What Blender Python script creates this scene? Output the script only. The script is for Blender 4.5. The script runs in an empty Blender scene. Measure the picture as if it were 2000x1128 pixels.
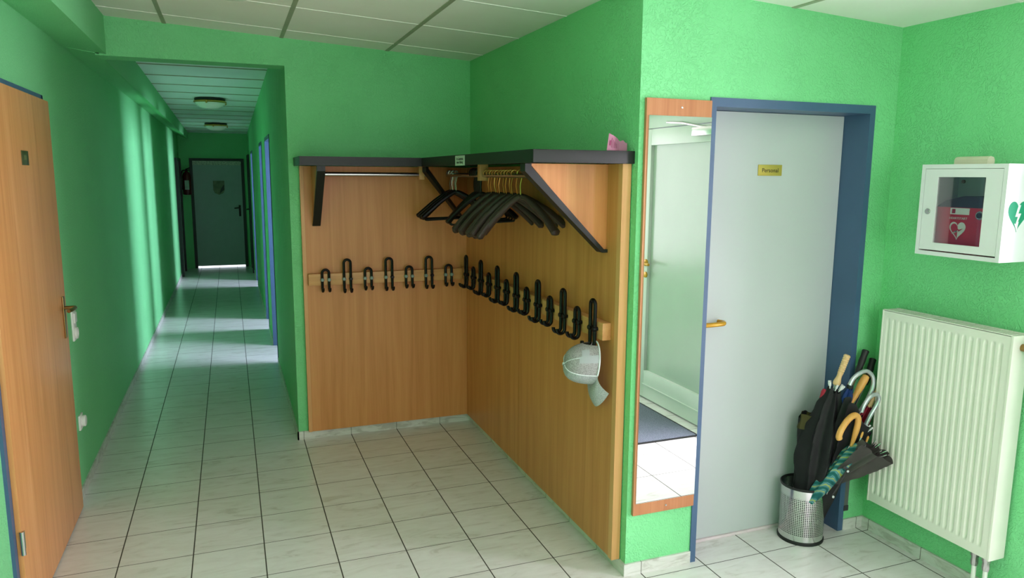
import bpy, bmesh, math, random
from mathutils import Vector, Matrix
random.seed(7)
SC = bpy.context.scene
COL = SC.collection
PI = math.pi

# ------------------------------------------------------------------ camera
cam_d = bpy.data.cameras.new('camera')
cam = bpy.data.objects.new('camera', cam_d)
COL.objects.link(cam)
cam_d.sensor_width = 36.0
cam_d.lens = 1430.33 * 36.0 / 2000.0
cam_d.clip_start = 0.05
cam_d.clip_end = 60
M3 = Matrix(((0.9339, -0.3573, 0.0066), (0.0486, 0.1455, 0.9882), (-0.3541, -0.9226, 0.1533)))
x_ax = Vector(M3[0]).normalized()
z_ax = Vector(M3[2]).normalized()
y_ax = z_ax.cross(x_ax).normalized()
x_ax = y_ax.cross(z_ax).normalized()
mw = Matrix((x_ax, y_ax, z_ax)).transposed().to_4x4()
mw.translation = Vector((-0.3717, -4.5153, 1.6845))
cam.matrix_world = mw
SC.camera = cam

# ------------------------------------------------------------------ colour management
SC.view_settings.view_transform = 'Standard'
SC.view_settings.look = 'None'
SC.view_settings.gamma = 1.0
SC.view_settings.use_curve_mapping = False
SC.view_settings.exposure = 0.12

# ------------------------------------------------------------------ world: pale overcast sky
w = bpy.data.worlds.new('sky')
SC.world = w
w.use_nodes = True
w.node_tree.nodes['Background'].inputs[0].default_value = (0.80, 0.90, 1.0, 1)
w.node_tree.nodes['Background'].inputs[1].default_value = 1.0


def area(name, loc, target, sx, sy, power, col):
    d = bpy.data.lights.new(name, 'AREA')
    d.shape = 'RECTANGLE'
    d.size = sx
    d.size_y = sy
    d.energy = power
    d.color = col
    o = bpy.data.objects.new(name, d)
    COL.objects.link(o)
    o.location = loc
    v = (Vector(target) - Vector(loc)).normalized()
    o.rotation_euler = v.to_track_quat('-Z', 'Y').to_euler()
    return o


area('daylight_behind_end_door', (-.55, 10.3, .8), (-.55, 9.9, 0.), .8, .8, 26, (.95, .80, 1.0))
# daylight standing outside each window (behind or beside the view; side and rear ones are added)
DAY = (1.0, 0.85, 1.02)
area('daylight_sidelight', (2.70, -3.08, 1.10), (0.0, -3.08, 1.10), 0.40, 1.95, 112, DAY)
area('added_side_fill', (2.74, -5.30, 1.45), (0.0, -5.30, 1.45), 1.5, 1.5, 195, (1.0, 0.82, 0.97))  # added light on the front wall, through an unseen, made-up window
area('added_rear_fill', (0.90, -6.66, 1.45), (0.90, 0.0, 1.45), 2.2, 1.5, 52, (1.0, 0.82, 0.96))  # added frontal fill from a made-up window behind the camera
BLUE = (0.72, 0.76, 1.04)
area('daylight_room_a', (2.28, 1.50, 1.50), (0.0, 1.50, 1.50), 1.36, 1.2, 300, BLUE)
area('daylight_room_b', (2.28, 3.47, 1.50), (0.0, 3.47, 1.50), 0.62, 1.2, 230, BLUE)
area('daylight_room_c', (2.28, 6.45, 1.50), (0.0, 6.45, 1.50), 1.10, 1.2, 250, BLUE)


# ------------------------------------------------------------------ materials
def srgb(r, g, b):
    f = lambda c: c / 12.92 if c <= 0.04045 else ((c + 0.055) / 1.055) ** 2.4
    return (f(r / 255), f(g / 255), f(b / 255), 1.0)


class NT:
    def __init__(self, name):
        self.m = bpy.data.materials.new(name)
        self.m.use_nodes = True
        self.t = self.m.node_tree
        self.b = self.t.nodes['Principled BSDF']
        self.out = self.t.nodes['Material Output']

    def n(self, typ, **kw):
        nd = self.t.nodes.new(typ)
        for k, v in kw.items():
            if k.startswith('i_'):
                nd.inputs[k[2:].replace('_', ' ')].default_value = v
            else:
                setattr(nd, k, v)
        return nd

    def link(self, a, b):
        self.t.links.new(a, b)

    def math(self, op, a, b=None, c=None):
        nd = self.n('ShaderNodeMath', operation=op)
        for i, v in enumerate((a, b, c)):
            if v is None:
                continue
            if isinstance(v, (int, float)):
                nd.inputs[i].default_value = v
            else:
                self.link(v, nd.inputs[i])
        return nd.outputs[0]

    def pos(self, scale=(1, 1, 1), space='world'):
        mp = self.n('ShaderNodeMapping')
        mp.inputs['Scale'].default_value = scale
        if space == 'world':
            g = self.n('ShaderNodeNewGeometry')
            self.link(g.outputs['Position'], mp.inputs['Vector'])
        else:
            g = self.n('ShaderNodeTexCoord')
            self.link(g.outputs['Object'], mp.inputs['Vector'])
        return mp.outputs[0]

    def noise(self, vec, scale, detail=3, rough=.5, dist=0.):
        nd = self.n('ShaderNodeTexNoise')
        nd.inputs['Scale'].default_value = scale
        nd.inputs['Detail'].default_value = detail
        nd.inputs['Roughness'].default_value = rough
        nd.inputs['Distortion'].default_value = dist
        self.link(vec, nd.inputs['Vector'])
        return nd.outputs['Fac']

    def ramp(self, fac, stops):
        nd = self.n('ShaderNodeValToRGB')
        els = nd.color_ramp.elements
        while len(els) < len(stops):
            els.new(0.5)
        for e, (p, c) in zip(els, stops):
            e.position = p
            e.color = c if len(c) == 4 else (*c, 1)
        self.link(fac, nd.inputs['Fac'])
        return nd.outputs['Color']

    def mix(self, fac, a, b):
        nd = self.n('ShaderNodeMix', data_type='RGBA')
        for sock, v in ((nd.inputs[0], fac), (nd.inputs[6], a), (nd.inputs[7], b)):
            if isinstance(v, (int, float, tuple)):
                sock.default_value = v
            else:
                self.link(v, sock)
        return nd.outputs[2]

    def bump(self, h, strength, dist):
        nd = self.n('ShaderNodeBump')
        nd.inputs['Strength'].default_value = strength
        nd.inputs['Distance'].default_value = dist
        self.link(h, nd.inputs['Height'])
        self.link(nd.outputs[0], self.b.inputs['Normal'])

    def color(self, c):
        if isinstance(c, tuple):
            self.b.inputs['Base Color'].default_value = c
        else:
            self.link(c, self.b.inputs['Base Color'])
        return self

    def rough(self, r, metal=0., spec=None):
        self.b.inputs['Roughness'].default_value = r
        self.b.inputs['Metallic'].default_value = metal
        if spec is not None:
            self.b.inputs['Specular IOR Level'].default_value = spec
        return self


def plain(name, c, r=.5, metal=0., spec=None, var=.06, vs=9., bump=0., bs=200., coord='object'):
    """a surface with faint uneven colour and, if asked, a fine grain"""
    k = NT(name)
    k.rough(r, metal, spec)
    p = k.pos(space=coord)
    f = k.noise(p, vs, 3)
    d = tuple(min(1, x * (1 - var)) for x in c[:3]) + (1,)
    l = tuple(min(1, x * (1 + var)) for x in c[:3]) + (1,)
    k.color(k.ramp(f, [(.3, d), (.7, l)]))
    if bump:
        k.bump(k.noise(p, bs, 2), bump, .002)
    return k.m


def m_plaster():
    k = NT('green_plaster')
    k.rough(.62, 0, .35)
    p = k.pos()
    big = k.noise(p, 1.3, 3)
    k.color(k.ramp(big, [(.3, srgb(121, 210, 141)), (.7, srgb(128, 216, 148))]))
    h1 = k.noise(p, 52, 2.5, .55, 1.6)
    h1 = k.ramp(h1, [(.43, (0, 0, 0)), (.55, (1, 1, 1))])
    h2 = k.noise(p, 170, 2)
    patchy = k.ramp(k.noise(p, 5, 2), [(.35, (.35, .35, .35)), (.65, (1, 1, 1))])
    h = k.math('ADD', k.math('MULTIPLY', h1, patchy), k.math('MULTIPLY', h2, .2))
    k.bump(h, .62, .0042)
    return k.m


def m_wood(name, dark, mid, light, rough=.42, axis='z'):
    k = NT(name)
    k.rough(rough, 0, .4)
    s = {'z': (22, 22, .9), 'x': (.9, 22, 22), 'y': (22, .9, 22)}[axis]
    p = k.pos(s)
    f = k.noise(p, 1.0, 5, .6, .6)
    s2 = {'z': (130, 130, 3), 'x': (3, 130, 130), 'y': (130, 3, 130)}[axis]
    g = k.noise(k.pos(s2), 1.0, 2)
    f = k.math('ADD', k.math('MULTIPLY', f, .8), k.math('MULTIPLY', g, .2))
    k.color(k.ramp(f, [(.33, dark), (.5, mid), (.68, light)]))
    k.bump(g, .06, .001)
    return k.m


def tile_masks(k, pos, px, py, half):
    sep = k.n('ShaderNodeSeparateXYZ')
    k.link(pos, sep.inputs[0])
    res = []
    cells = []
    for o, per in ((sep.outputs[0], px), (sep.outputs[1], py)):
        q = k.math('DIVIDE', o, per)
        fr = k.math('FRACT', q)
        cells.append(k.math('FLOOR', q))
        d = k.math('MULTIPLY', k.math('MINIMUM', fr, k.math('SUBTRACT', 1.0, fr)), per)
        res.append(d)
    return res, cells


def m_floor():
    k = NT('marbled_floor_tile')
    p = k.pos()
    (dx, dy), (cx, cy) = tile_masks(k, p, .30, .2898, 0)
    g = k.math('MAXIMUM', k.math('LESS_THAN', dx, .0026), k.math('LESS_THAN', dy, .0019))
    cmb = k.n('ShaderNodeCombineXYZ')
    k.link(cx, cmb.inputs[0])
    k.link(cy, cmb.inputs[1])
    wn = k.n('ShaderNodeTexWhiteNoise')
    k.link(cmb.outputs[0], wn.inputs['Vector'])
    off = k.n('ShaderNodeVectorMath', operation='MULTIPLY_ADD')
    k.link(wn.outputs['Color'], off.inputs[0])
    off.inputs[1].default_value = (7, 7, 7)
    k.link(p, off.inputs[2])
    mp = k.n('ShaderNodeMapping')
    mp.inputs['Rotation'].default_value = (0, 0, .6)
    mp.inputs['Scale'].default_value = (3.2, 12, 1)
    k.link(off.outputs[0], mp.inputs['Vector'])
    v = k.noise(mp.outputs[0], 1.6, 5, .6, 1.2)
    vein = k.ramp(v, [(.33, srgb(205, 203, 196)), (.42, srgb(219, 218, 213)), (.62, srgb(226, 226, 222))])
    k.color(k.mix(g, vein, srgb(58, 56, 46)))
    k.b.inputs['Specular IOR Level'].default_value = .5
    k.link(k.math('ADD', k.math('MULTIPLY', g, .5), .26), k.b.inputs['Roughness'])
    k.bump(k.math('SUBTRACT', 1.0, g), .5, .001)
    return k.m


def m_skirting():
    k = NT('marbled_skirting_tile')
    k.rough(.3)
    p = k.pos()
    (dx, dy), _ = tile_masks(k, p, .30, .2898, 0)
    g = k.math('MAXIMUM', k.math('LESS_THAN', dx, .0016), k.math('LESS_THAN', dy, .0016))
    gn = k.n('ShaderNodeNewGeometry')
    sp = k.n('ShaderNodeSeparateXYZ')
    k.link(gn.outputs['Normal'], sp.inputs[0])
    # a joint only where it runs across the strip, never along it
    jx = k.math('MULTIPLY', k.math('LESS_THAN', dx, .0016), k.math('LESS_THAN', k.math('ABSOLUTE', sp.outputs[0]), .5))
    jy = k.math('MULTIPLY', k.math('LESS_THAN', dy, .0016), k.math('LESS_THAN', k.math('ABSOLUTE', sp.outputs[1]), .5))
    g = k.math('MAXIMUM', jx, jy)
    v = k.noise(k.pos((4, 4, 14)), 2.0, 5, .6, 1.0)
    vein = k.ramp(v, [(.38, srgb(180, 180, 170)), (.5, srgb(206, 207, 199)), (.65, srgb(214, 215, 209))])
    k.color(k.mix(g, vein, srgb(90, 90, 76)))
    return k.m


def m_glass(name, tint=(1, 1, 1, 1), gloss=.12):
    k = NT(name)
    k.t.nodes.remove(k.b)
    tr = k.n('ShaderNodeBsdfTransparent')
    tr.inputs[0].default_value = tint
    gl = k.n('ShaderNodeBsdfGlossy')
    gl.inputs['Roughness'].default_value = .03
    mx = k.n('ShaderNodeMixShader')
    lw = k.n('ShaderNodeLayerWeight')
    lw.inputs['Blend'].default_value = .35
    f = k.math('ADD', k.math('MULTIPLY', lw.outputs['Fresnel'], .6), gloss)
    k.link(f, mx.inputs[0])
    k.link(tr.outputs[0], mx.inputs[1])
    k.link(gl.outputs[0], mx.inputs[2])
    k.link(mx.outputs[0], k.out.inputs[0])
    return k.m


def m_mirror():
    k = NT('mirror_silver')
    k.t.nodes.remove(k.b)
    gl = k.n('ShaderNodeBsdfGlossy')
    gl.inputs['Color'].default_value = (.90, .94, .91, 1)
    gl.inputs['Roughness'].default_value = 0.0
    k.link(gl.outputs[0], k.out.inputs[0])
    return k.m


def m_perforated():
    """chrome sheet with a regular grid of square punched holes (object space, round the z axis)"""
    k = NT('perforated_steel')
    k.rough(.2, 1.0)
    k.color(srgb(205, 208, 206))
    tc = k.n('ShaderNodeTexCoord')
    sp = k.n('ShaderNodeSeparateXYZ')
    k.link(tc.outputs['Object'], sp.inputs[0])
    ang = k.math('ARCTAN2', sp.outputs[1], sp.outputs[0])
    u = k.math('FRACT', k.math('MULTIPLY', ang, 72 / (2 * PI)))
    v = k.math('FRACT', k.math('DIVIDE', sp.outputs[2], .0085))
    inu = k.math('LESS_THAN', k.math('ABSOLUTE', k.math('SUBTRACT', u, .5)), .29)
    inv = k.math('LESS_THAN', k.math('ABSOLUTE', k.math('SUBTRACT', v, .5)), .29)
    band = k.math('MULTIPLY', k.math('GREATER_THAN', sp.outputs[2], .042), k.math('LESS_THAN', sp.outputs[2], .224))
    hole = k.math('MULTIPLY', k.math('MULTIPLY', inu, inv), band)
    tr = k.n('ShaderNodeBsdfTransparent')
    mx = k.n('ShaderNodeMixShader')
    k.link(hole, mx.inputs[0])
    k.link(k.b.outputs[0], mx.inputs[1])
    k.link(tr.outputs[0], mx.inputs[2])
    k.link(mx.outputs[0], k.out.inputs[0])
    return k.m


def m_teal():
    k = NT('teal_patterned_cloth')
    k.rough(.6)
    p = k.pos((1, 1, 1))
    wv = k.n('ShaderNodeTexWave', wave_type='BANDS', bands_direction='DIAGONAL')
    wv.inputs['Scale'].default_value = 16
    wv.inputs['Distortion'].default_value = 5
    wv.inputs['Detail'].default_value = 2
    k.link(p, wv.inputs['Vector'])
    k.color(k.ramp(wv.outputs['Fac'], [(.0, srgb(30, 120, 120)), (.45, srgb(46, 150, 148)), (.62, srgb(150, 205, 210)),
                                     (.8, srgb(40, 140, 140)), (.94, srgb(170, 212, 214)), (.995, srgb(205, 215, 90))]))
    return k.m


def m_cap_mesh():
    k = NT('white_cap_mesh')
    k.rough(.8)
    p = k.pos((1, 1, 1), 'object')
    vo = k.n('ShaderNodeTexVoronoi')
    vo.inputs['Scale'].default_value = 260
    k.link(p, vo.inputs['Vector'])
    k.color(k.ramp(vo.outputs['Distance'], [(.2, srgb(150, 145, 143)), (.5, srgb(205, 203, 202))]))
    return k.m


def m_heather():
    k = NT('heather_grey_cloth')
    k.rough(.85)
    p = k.pos((1, 1, 1), 'object')
    f = k.noise(p, 320, 3, .7)
    k.color(k.ramp(f, [(.35, srgb(165, 175, 173)), (.6, srgb(222, 228, 226))]))
    return k.m


def m_mat_pile():
    k = NT('grey_mat_pile')
    k.rough(.95, 0, .1)
    f = k.noise(k.pos(), 240, 3, .7)
    k.color(k.ramp(f, [(.35, srgb(78, 84, 96)), (.65, srgb(138, 146, 160))]))
    k.bump(f, .8, .004)
    return k.m


def m_ceiling():
    k = NT('ceiling_panel')
    k.rough(.85, 0, .2)
    p = k.pos()
    f = k.noise(p, 3, 3)
    g = k.noise(p, 150, 3, .7)
    k.color(k.ramp(f, [(.3, srgb(240, 240, 228)), (.7, srgb(245, 245, 236))]))
    k.bump(g, .12, .002)
    return k.m


GREEN = m_plaster()
FLOOR = m_floor()
SKIRT = m_skirting()
CEIL = m_ceiling()
BAR = plain('ceiling_bar_grey', srgb(160, 166, 140), .6)
THINBAR = plain('ceiling_bar_white', srgb(240, 240, 230), .5)
PLANK = plain('corridor_ceiling_board', srgb(232, 244, 240), .5, var=.03, coord='world', vs=2)
WOOD = m_wood('beech_veneer', srgb(190, 124, 66), srgb(203, 136, 77), srgb(212, 148, 88))
WOODH = m_wood('beech_rail', srgb(190, 132, 76), srgb(205, 148, 92), srgb(216, 162, 106), axis='x')
WOODY = m_wood('beech_rail_side', srgb(190, 132, 76), srgb(205, 148, 92), srgb(216, 162, 106), axis='y')
WOODEDGE = m_wood('beech_edge', srgb(206, 148, 92), srgb(216, 160, 104), srgb(226, 172, 116))
DOORWOOD = m_wood('beech_door', srgb(190, 132, 76), srgb(206, 148, 90), srgb(216, 162, 105), .36)
MIRWOOD = m_wood('reddish_beech', srgb(172, 110, 72), srgb(186, 124, 84), srgb(198, 138, 98))
BLACKTRIM = plain('black_trim', srgb(24, 29, 26), .42, spec=.35)
BLACKPL = plain('black_plastic', srgb(8, 8, 9), .35, spec=.25, var=.1)
BROWNPL = plain('dark_brown_plastic', srgb(64, 50, 45), .42, spec=.3, var=.1)
BRASS = plain('brass', srgb(196, 160, 84), .28, 1.0)
AMBER = plain('gold_lever', srgb(204, 152, 44), .25, .25)
BRONZE = plain('bronze', srgb(150, 118, 74), .3, .9)
STEEL = plain('steel', srgb(190, 190, 188), .25, 1.0)
CHROMEPL = plain('silver_plastic', srgb(196, 204, 208), .22, .6)
BLUE_P = plain('blue_frame_paint', srgb(66, 94, 126), .42, var=.05, coord='world', vs=5)
DOORWHITE = plain('pale_door_paint', srgb(190, 198, 196), .42, var=.02, coord='world', vs=2)
UPVC = plain('white_door_plastic', srgb(208, 215, 208), .32, var=.02)
PANE_FROST = plain('frosted_pane', srgb(172, 188, 174), .22, var=.03, vs=3)
WHITE = plain('white_enamel', srgb(232, 234, 226), .32, var=.02)
RADWHITE = plain('radiator_enamel', srgb(226, 228, 214), .35, var=.02)
AEDWHITE = plain('white_powder_coat', srgb(222, 224, 224), .38, var=.015)
RED = plain('red_nylon', srgb(214, 26, 58), .6)
DKRED = plain('red_umbrella_cloth', srgb(165, 22, 50), .6)
NAVY = plain('blue_umbrella_cloth', srgb(36, 78, 150), .6)
BLACKCL = plain('black_umbrella_cloth', srgb(50, 49, 51), .62, var=.2, vs=14)
GREYCL = plain('grey_umbrella_cloth', srgb(98, 94, 90), .6, var=.15, vs=14)
OLIVE = plain('olive_cloth', srgb(96, 92, 46), .7)
TEAL = m_teal()
LWOOD = m_wood('pale_turned_wood', srgb(206, 164, 112), srgb(222, 184, 132), srgb(232, 198, 150), .4)
OWOOD = m_wood('orange_wood', srgb(204, 144, 66), srgb(220, 162, 84), srgb(230, 176, 100), .35)
RUBBER = plain('black_rubber', srgb(20, 20, 21), .55)
CAPMESH = m_cap_mesh()
HEATHER = m_heather()
CAPWHITE = plain('white_cap_tape', srgb(206, 212, 212), .8)
PERF = m_perforated()
MIRROR = m_mirror()
GLASS = m_glass('clear_glass', (1, 1, 1, 1), .03)
GREYGLASS = m_glass('grey_window_glass', (.95, .95, .95, 1), .05)
PINK = plain('pink_paper', srgb(222, 158, 186), .7)
MAROON = plain('maroon_ink', srgb(130, 40, 80), .7)
PAPER = plain('paper_label', srgb(176, 196, 180), .7)
INK = plain('black_ink', srgb(16, 18, 18), .6)
SIGNBRASS = plain('gold_sign_plate', srgb(196, 176, 84), .35, .35)
SIGNGREEN = plain('dark_green_plate', srgb(74, 80, 44), .35, .3)
HEARTGREEN = plain('sign_green', srgb(20, 140, 104), .4)
SIGNWHITE = plain('sign_white', srgb(240, 243, 240), .45)
DOORDARK = plain('grey_door_paint', srgb(150, 166, 162), .5, var=.04)
DARKFRAME = plain('dark_frame_paint', srgb(26, 34, 34), .5)
EXTRED = plain('extinguisher_red', srgb(84, 16, 18), .35)
LAMPGLASS = plain('frosted_lamp_glass', srgb(226, 230, 214), .25, var=.02)
MATP = m_mat_pile()
ROOMW = plain('grey_room_paint', srgb(150, 150, 150), .8, var=.02, coord='world')
SCREEN = plain('speckled_pane', srgb(170, 178, 158), .4, var=.5, vs=60)
SHIELD = plain('faded_crest', srgb(110, 116, 92), .6, var=.35, vs=14)
SILL = plain('pale_threshold_tile', srgb(226, 212, 214), .3)
KHAKIG = plain('grey_webbing', srgb(92, 98, 92), .8)


# ------------------------------------------------------------------ mesh helpers
class MB:
    def __init__(self):
        self.bm = bmesh.new()

    def _add(self, verts, faces):
        vs = [self.bm.verts.new(v) for v in verts]
        for f in faces:
            try:
                self.bm.faces.new([vs[i] for i in f])
            except ValueError:
                pass
        return vs

    def box(self, x0, x1, y0, y1, z0, z1, bevel=0.):
        v = [(x0, y0, z0), (x1, y0, z0), (x1, y1, z0), (x0, y1, z0), (x0, y0, z1), (x1, y0, z1), (x1, y1, z1), (x0, y1, z1)]
        f = [(0, 3, 2, 1), (4, 5, 6, 7), (0, 1, 5, 4), (1, 2, 6, 5), (2, 3, 7, 6), (3, 0, 4, 7)]
        vs = self._add(v, f)
        if bevel:
            ed = {e for q in vs for e in q.link_edges}
            bmesh.ops.bevel(self.bm, geom=list(ed), offset=bevel, segments=2, profile=.6, affect='EDGES', clamp_overlap=True)
        return self

    def hexa(self, lo, hi):
        """lo, hi: four points each, same winding (counter-clockwise seen from above)"""
        self._add(list(lo) + list(hi), [(3, 2, 1, 0), (4, 5, 6, 7), (0, 1, 5, 4), (1, 2, 6, 5), (2, 3, 7, 6), (3, 0, 4, 7)])
        return self

    def prism(self, poly, fn, a, b):
        """poly of (u,v) extruded from a to b; fn(u,v,t)->xyz"""
        n = len(poly)
        vs = [fn(u, v, a) for u, v in poly] + [fn(u, v, b) for u, v in poly]
        fs = [tuple(range(n))[::-1], tuple(range(n, 2 * n))] + [(i, (i + 1) % n, n + (i + 1) % n, n + i) for i in range(n)]
        self._add(vs, fs)
        return self

    def tube(self, path, r, n=10, sx=1., sy=1., up=None, cap=True):
        P = [Vector(p) for p in path]
        m = len(P)
        R = r if isinstance(r, (list, tuple)) else [r] * m
        tang = []
        for i in range(m):
            t = P[min(i + 1, m - 1)] - P[max(i - 1, 0)]
            tang.append(t.normalized())
        u = Vector(up) if up else (Vector((0, 0, 1)) if abs(tang[0].z) < .9 else Vector((0, 1, 0)))
        rings = []
        for i in range(m):
            t = tang[i]
            u = (u - t * u.dot(t)).normalized()
            v = t.cross(u)
            a, b = (R[i] if isinstance(R[i], (list, tuple)) else (R[i] * sx, R[i] * sy))
            ring = [self.bm.verts.new(P[i] + u * (a * math.cos(2 * PI * k / n)) + v * (b * math.sin(2 * PI * k / n))) for k in range(n)]
            rings.append(ring)
        for i in range(m - 1):
            for k in range(n):
                self.bm.faces.new((rings[i][k], rings[i][(k + 1) % n], rings[i + 1][(k + 1) % n], rings[i + 1][k]))
        if cap:
            self.bm.faces.new(rings[0][::-1])
            self.bm.faces.new(rings[-1])
        return self

    def lathe(self, prof, c=(0, 0, 0), n=32, axis='z', closed=False):
        C = Vector(c)
        rings = []
        for r, z in prof:
            ring = []
            for k in range(n):
                a = 2 * PI * k / n
                q = {'z': (r * math.cos(a), r * math.sin(a), z), 'y': (r * math.cos(a), z, r * math.sin(a)), 'x': (z, r * math.cos(a), r * math.sin(a))}[axis]
                ring.append(self.bm.verts.new(C + Vector(q)))
            rings.append(ring)
        m = len(rings)
        for i in range(m if closed else m - 1):
            A, B = rings[i], rings[(i + 1) % m]
            for k in range(n):
                self.bm.faces.new((A[k], A[(k + 1) % n], B[(k + 1) % n], B[k]))
        if not closed:
            for ring in (rings[0], rings[-1]):
                try:
                    self.bm.faces.new(ring)
                except ValueError:
                    pass
        return self

    def surf(self, fn, nu, nv, closed_u=False):
        g = [[self.bm.verts.new(fn(i / nu if closed_u else i / (nu - 1), j / (nv - 1))) for i in range(nu)] for j in range(nv)]
        for j in range(nv - 1):
            for i in range(nu if closed_u else nu - 1):
                k = (i + 1) % nu
                self.bm.faces.new((g[j][i], g[j][k], g[j + 1][k], g[j + 1][i]))
        return self

    def thicken(self, t):
        g = bmesh.ops.solidify(self.bm, geom=self.bm.faces[:], thickness=t)
        return self

    def build(self, name, mat, parent=None, angle=35, kind=None):
        bm = self.bm
        bmesh.ops.recalc_face_normals(bm, faces=bm.faces[:])
        off = Vector((0, 0, 0))
        p = parent
        while p is not None:
            off += p.location
            p = p.parent
        if parent is not None:
            bmesh.ops.translate(bm, verts=bm.verts[:], vec=-off)
        me = bpy.data.meshes.new(name)
        bm.to_mesh(me)
        bm.free()
        for pl in me.polygons:
            pl.use_smooth = True
        me.set_sharp_from_angle(angle=math.radians(angle))
        me.materials.append(mat)
        o = bpy.data.objects.new(name, me)
        COL.objects.link(o)
        if parent is not None:
            o.parent = parent
        if kind:
            o['kind'] = kind
        return o


def struct(name, mb, mat, parent=None):
    return mb.build(name, mat, parent, kind=None if parent else 'structure')


def sempty(name, loc):
    o = bpy.data.objects.new(name, None)
    COL.objects.link(o)
    o.location = loc
    o.empty_display_size = .05
    o['kind'] = 'structure'
    return o


def thing(name, label, cat, loc=(0, 0, 0), group=None):
    o = bpy.data.objects.new(name, None)
    COL.objects.link(o)
    o.location = loc
    o.empty_display_size = .05
    o['label'] = label
    o['category'] = cat
    if group:
        o['group'] = group
    return o


def tag(o, label, cat, group=None):
    o['label'] = label
    o['category'] = cat
    if group:
        o['group'] = group
    return o


def copy_tree(o, parent=None):
    c = o.copy()
    COL.objects.link(c)
    c.parent = parent
    for ch in list(o.children):
        copy_tree(ch, c)
    return c


def lettering(text, size, origin, right, up, mat, parent, name='lettering', depth=.0006, align='CENTER', squeeze=1.0):
    cu = bpy.data.curves.new('letters', 'FONT')
    cu.body = text
    cu.size = size
    cu.align_x = align
    cu.align_y = 'CENTER'
    cu.extrude = depth / 2
    cu.resolution_u = 3
    t = bpy.data.objects.new('letters', cu)
    COL.objects.link(t)
    dg = bpy.context.evaluated_depsgraph_get()
    dg.update()
    me = bpy.data.meshes.new_from_object(t.evaluated_get(dg))
    bpy.data.objects.remove(t)
    bpy.data.curves.remove(cu)
    bm = bmesh.new()
    bm.from_mesh(me)
    bpy.data.meshes.remove(me)
    r, u = Vector(right).normalized(), Vector(up).normalized()
    nrm = r.cross(u)
    O = Vector(origin)
    for v in bm.verts:
        v.co = O + r * v.co.x * squeeze + u * v.co.y + nrm * v.co.z
    m = MB()
    m.bm.free()
    m.bm = bm
    return m.build(name, mat, parent)


def arc(c, r, a0, a1, n, e1, e2):
    C, E1, E2 = Vector(c), Vector(e1), Vector(e2)
    return [C + E1 * (r * math.cos(a0 + (a1 - a0) * i / n)) + E2 * (r * math.sin(a0 + (a1 - a0) * i / n)) for i in range(n + 1)]


def spline(pts, n=8):
    P = [Vector(p) for p in pts]
    out = []
    for i in range(len(P) - 1):
        p0, p1, p2, p3 = P[max(i - 1, 0)], P[i], P[i + 1], P[min(i + 2, len(P) - 1)]
        for k in range(n):
            t = k / n
            out.append(.5 * ((2 * p1) + (p2 - p0) * t + (2 * p0 - 5 * p1 + 4 * p2 - p3) * t * t + (3 * p1 - p0 - 3 * p2 + p3) * t ** 3))
    out.append(P[-1])
    return out


# ------------------------------------------------------------------ room shell
XL, XR, YB, YM, X2 = -1.17, 1.125, .17, -1.98, 2.445
XC = -.03                      # corridor's right wall
YE = 9.70                      # corridor's end wall
H = 2.62
struct('floor', MB().box(-1.40, 4.2, -6.7, 11.2, -.12, 0), FLOOR)

struct('wall_left', MB().box(XL - .2, XL, -6.7, YE + .2, 0, H), GREEN)
# beam along the left wall, its underside rising a little to the wall
mb = MB()
for (y0, y1, xf, zf0, zf1, zw0, zw1) in ((-6.5, YB, -.965, 2.322, 2.325, 2.35, 2.352), (YB, YE, -1.0, 2.325, 2.268, 2.352, 2.345)):
    mb.hexa([(XL, y0, zw0), (xf, y0, zf0), (xf, y1, zf1), (XL, y1, zw1)], [(XL, y0, H), (xf, y0, H), (xf, y1, H), (XL, y1, H)])
struct('beam_left', mb, GREEN)
struct('wall_end', MB().box(-1.2, -.96, YE, YE + .1, 0, H).box(-.15, .4, YE, YE + .1, 0, H).box(-.96, -.15, YE, YE + .1, 1.90, H), GREEN)
struct('lintel_corridor', MB().box(-1.02, XC, YB, .335, 2.318, H), GREEN)
# alcove: back wall, then its right wall, the mirror pier and the wall over the staff door
struct('wall_back', MB().box(XC, XR + .2, YB, .37, 0, H), GREEN)
struct('wall_alcove_right', MB().box(XR, XR + .2, YM, YB, 0, H), GREEN)
DX0, DX1, DZ = 1.46, 2.304, 1.985
mb = MB()
mb.box(XR + .2, DX0, YM, YM + .2, 0, H)
mb.box(DX0, DX1, YM, YM + .2, DZ, H)
mb.box(DX1, X2 + .2, YM, YM + .2, 0, H)
struct('wall_front', mb, GREEN)
# corridor right wall with its door openings
OPEN = [(2.22, 2.97), (3.77, 4.40), (7.03, 7.77)]
mb = MB()
y = .37
for a, b in OPEN:
    mb.box(XC, XC + .13, y, a, 0, H)
    mb.box(XC, XC + .13, a, b, 2.0, H)
    y = b
mb.box(XC, XC + .13, y, YE, 0, H)
struct('wall_corridor_right', mb, GREEN)
# radiator wall, the glazed entrance in it and the added side window further back
mb = MB()
mb.box(X2, X2 + .2, -2.86, YM, 0, H)
mb.box(X2, X2 + .2, -4.45, -2.86, 2.14, H)
mb.box(X2, X2 + .2, -6.7, -4.45, 0, .68)
mb.box(X2, X2 + .2, -6.7, -4.45, 2.22, H)
mb.box(X2, X2 + .2, -4.55, -4.45, .68, 2.22)
mb.box(X2, X2 + .2, -6.7, -6.07, .68, 2.22)
struct('wall_right', mb, GREEN)
mb = MB()
mb.box(XL - .2, -.22, -6.7, -6.5, 0, H)
mb.box(2.02, X2 + .2, -6.7, -6.5, 0, H)
mb.box(-.22, 2.02, -6.7, -6.5, 0, .68)
mb.box(-.22, 2.02, -6.7, -6.5, 2.22, H)
struct('wall_rear', mb, GREEN)
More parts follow.
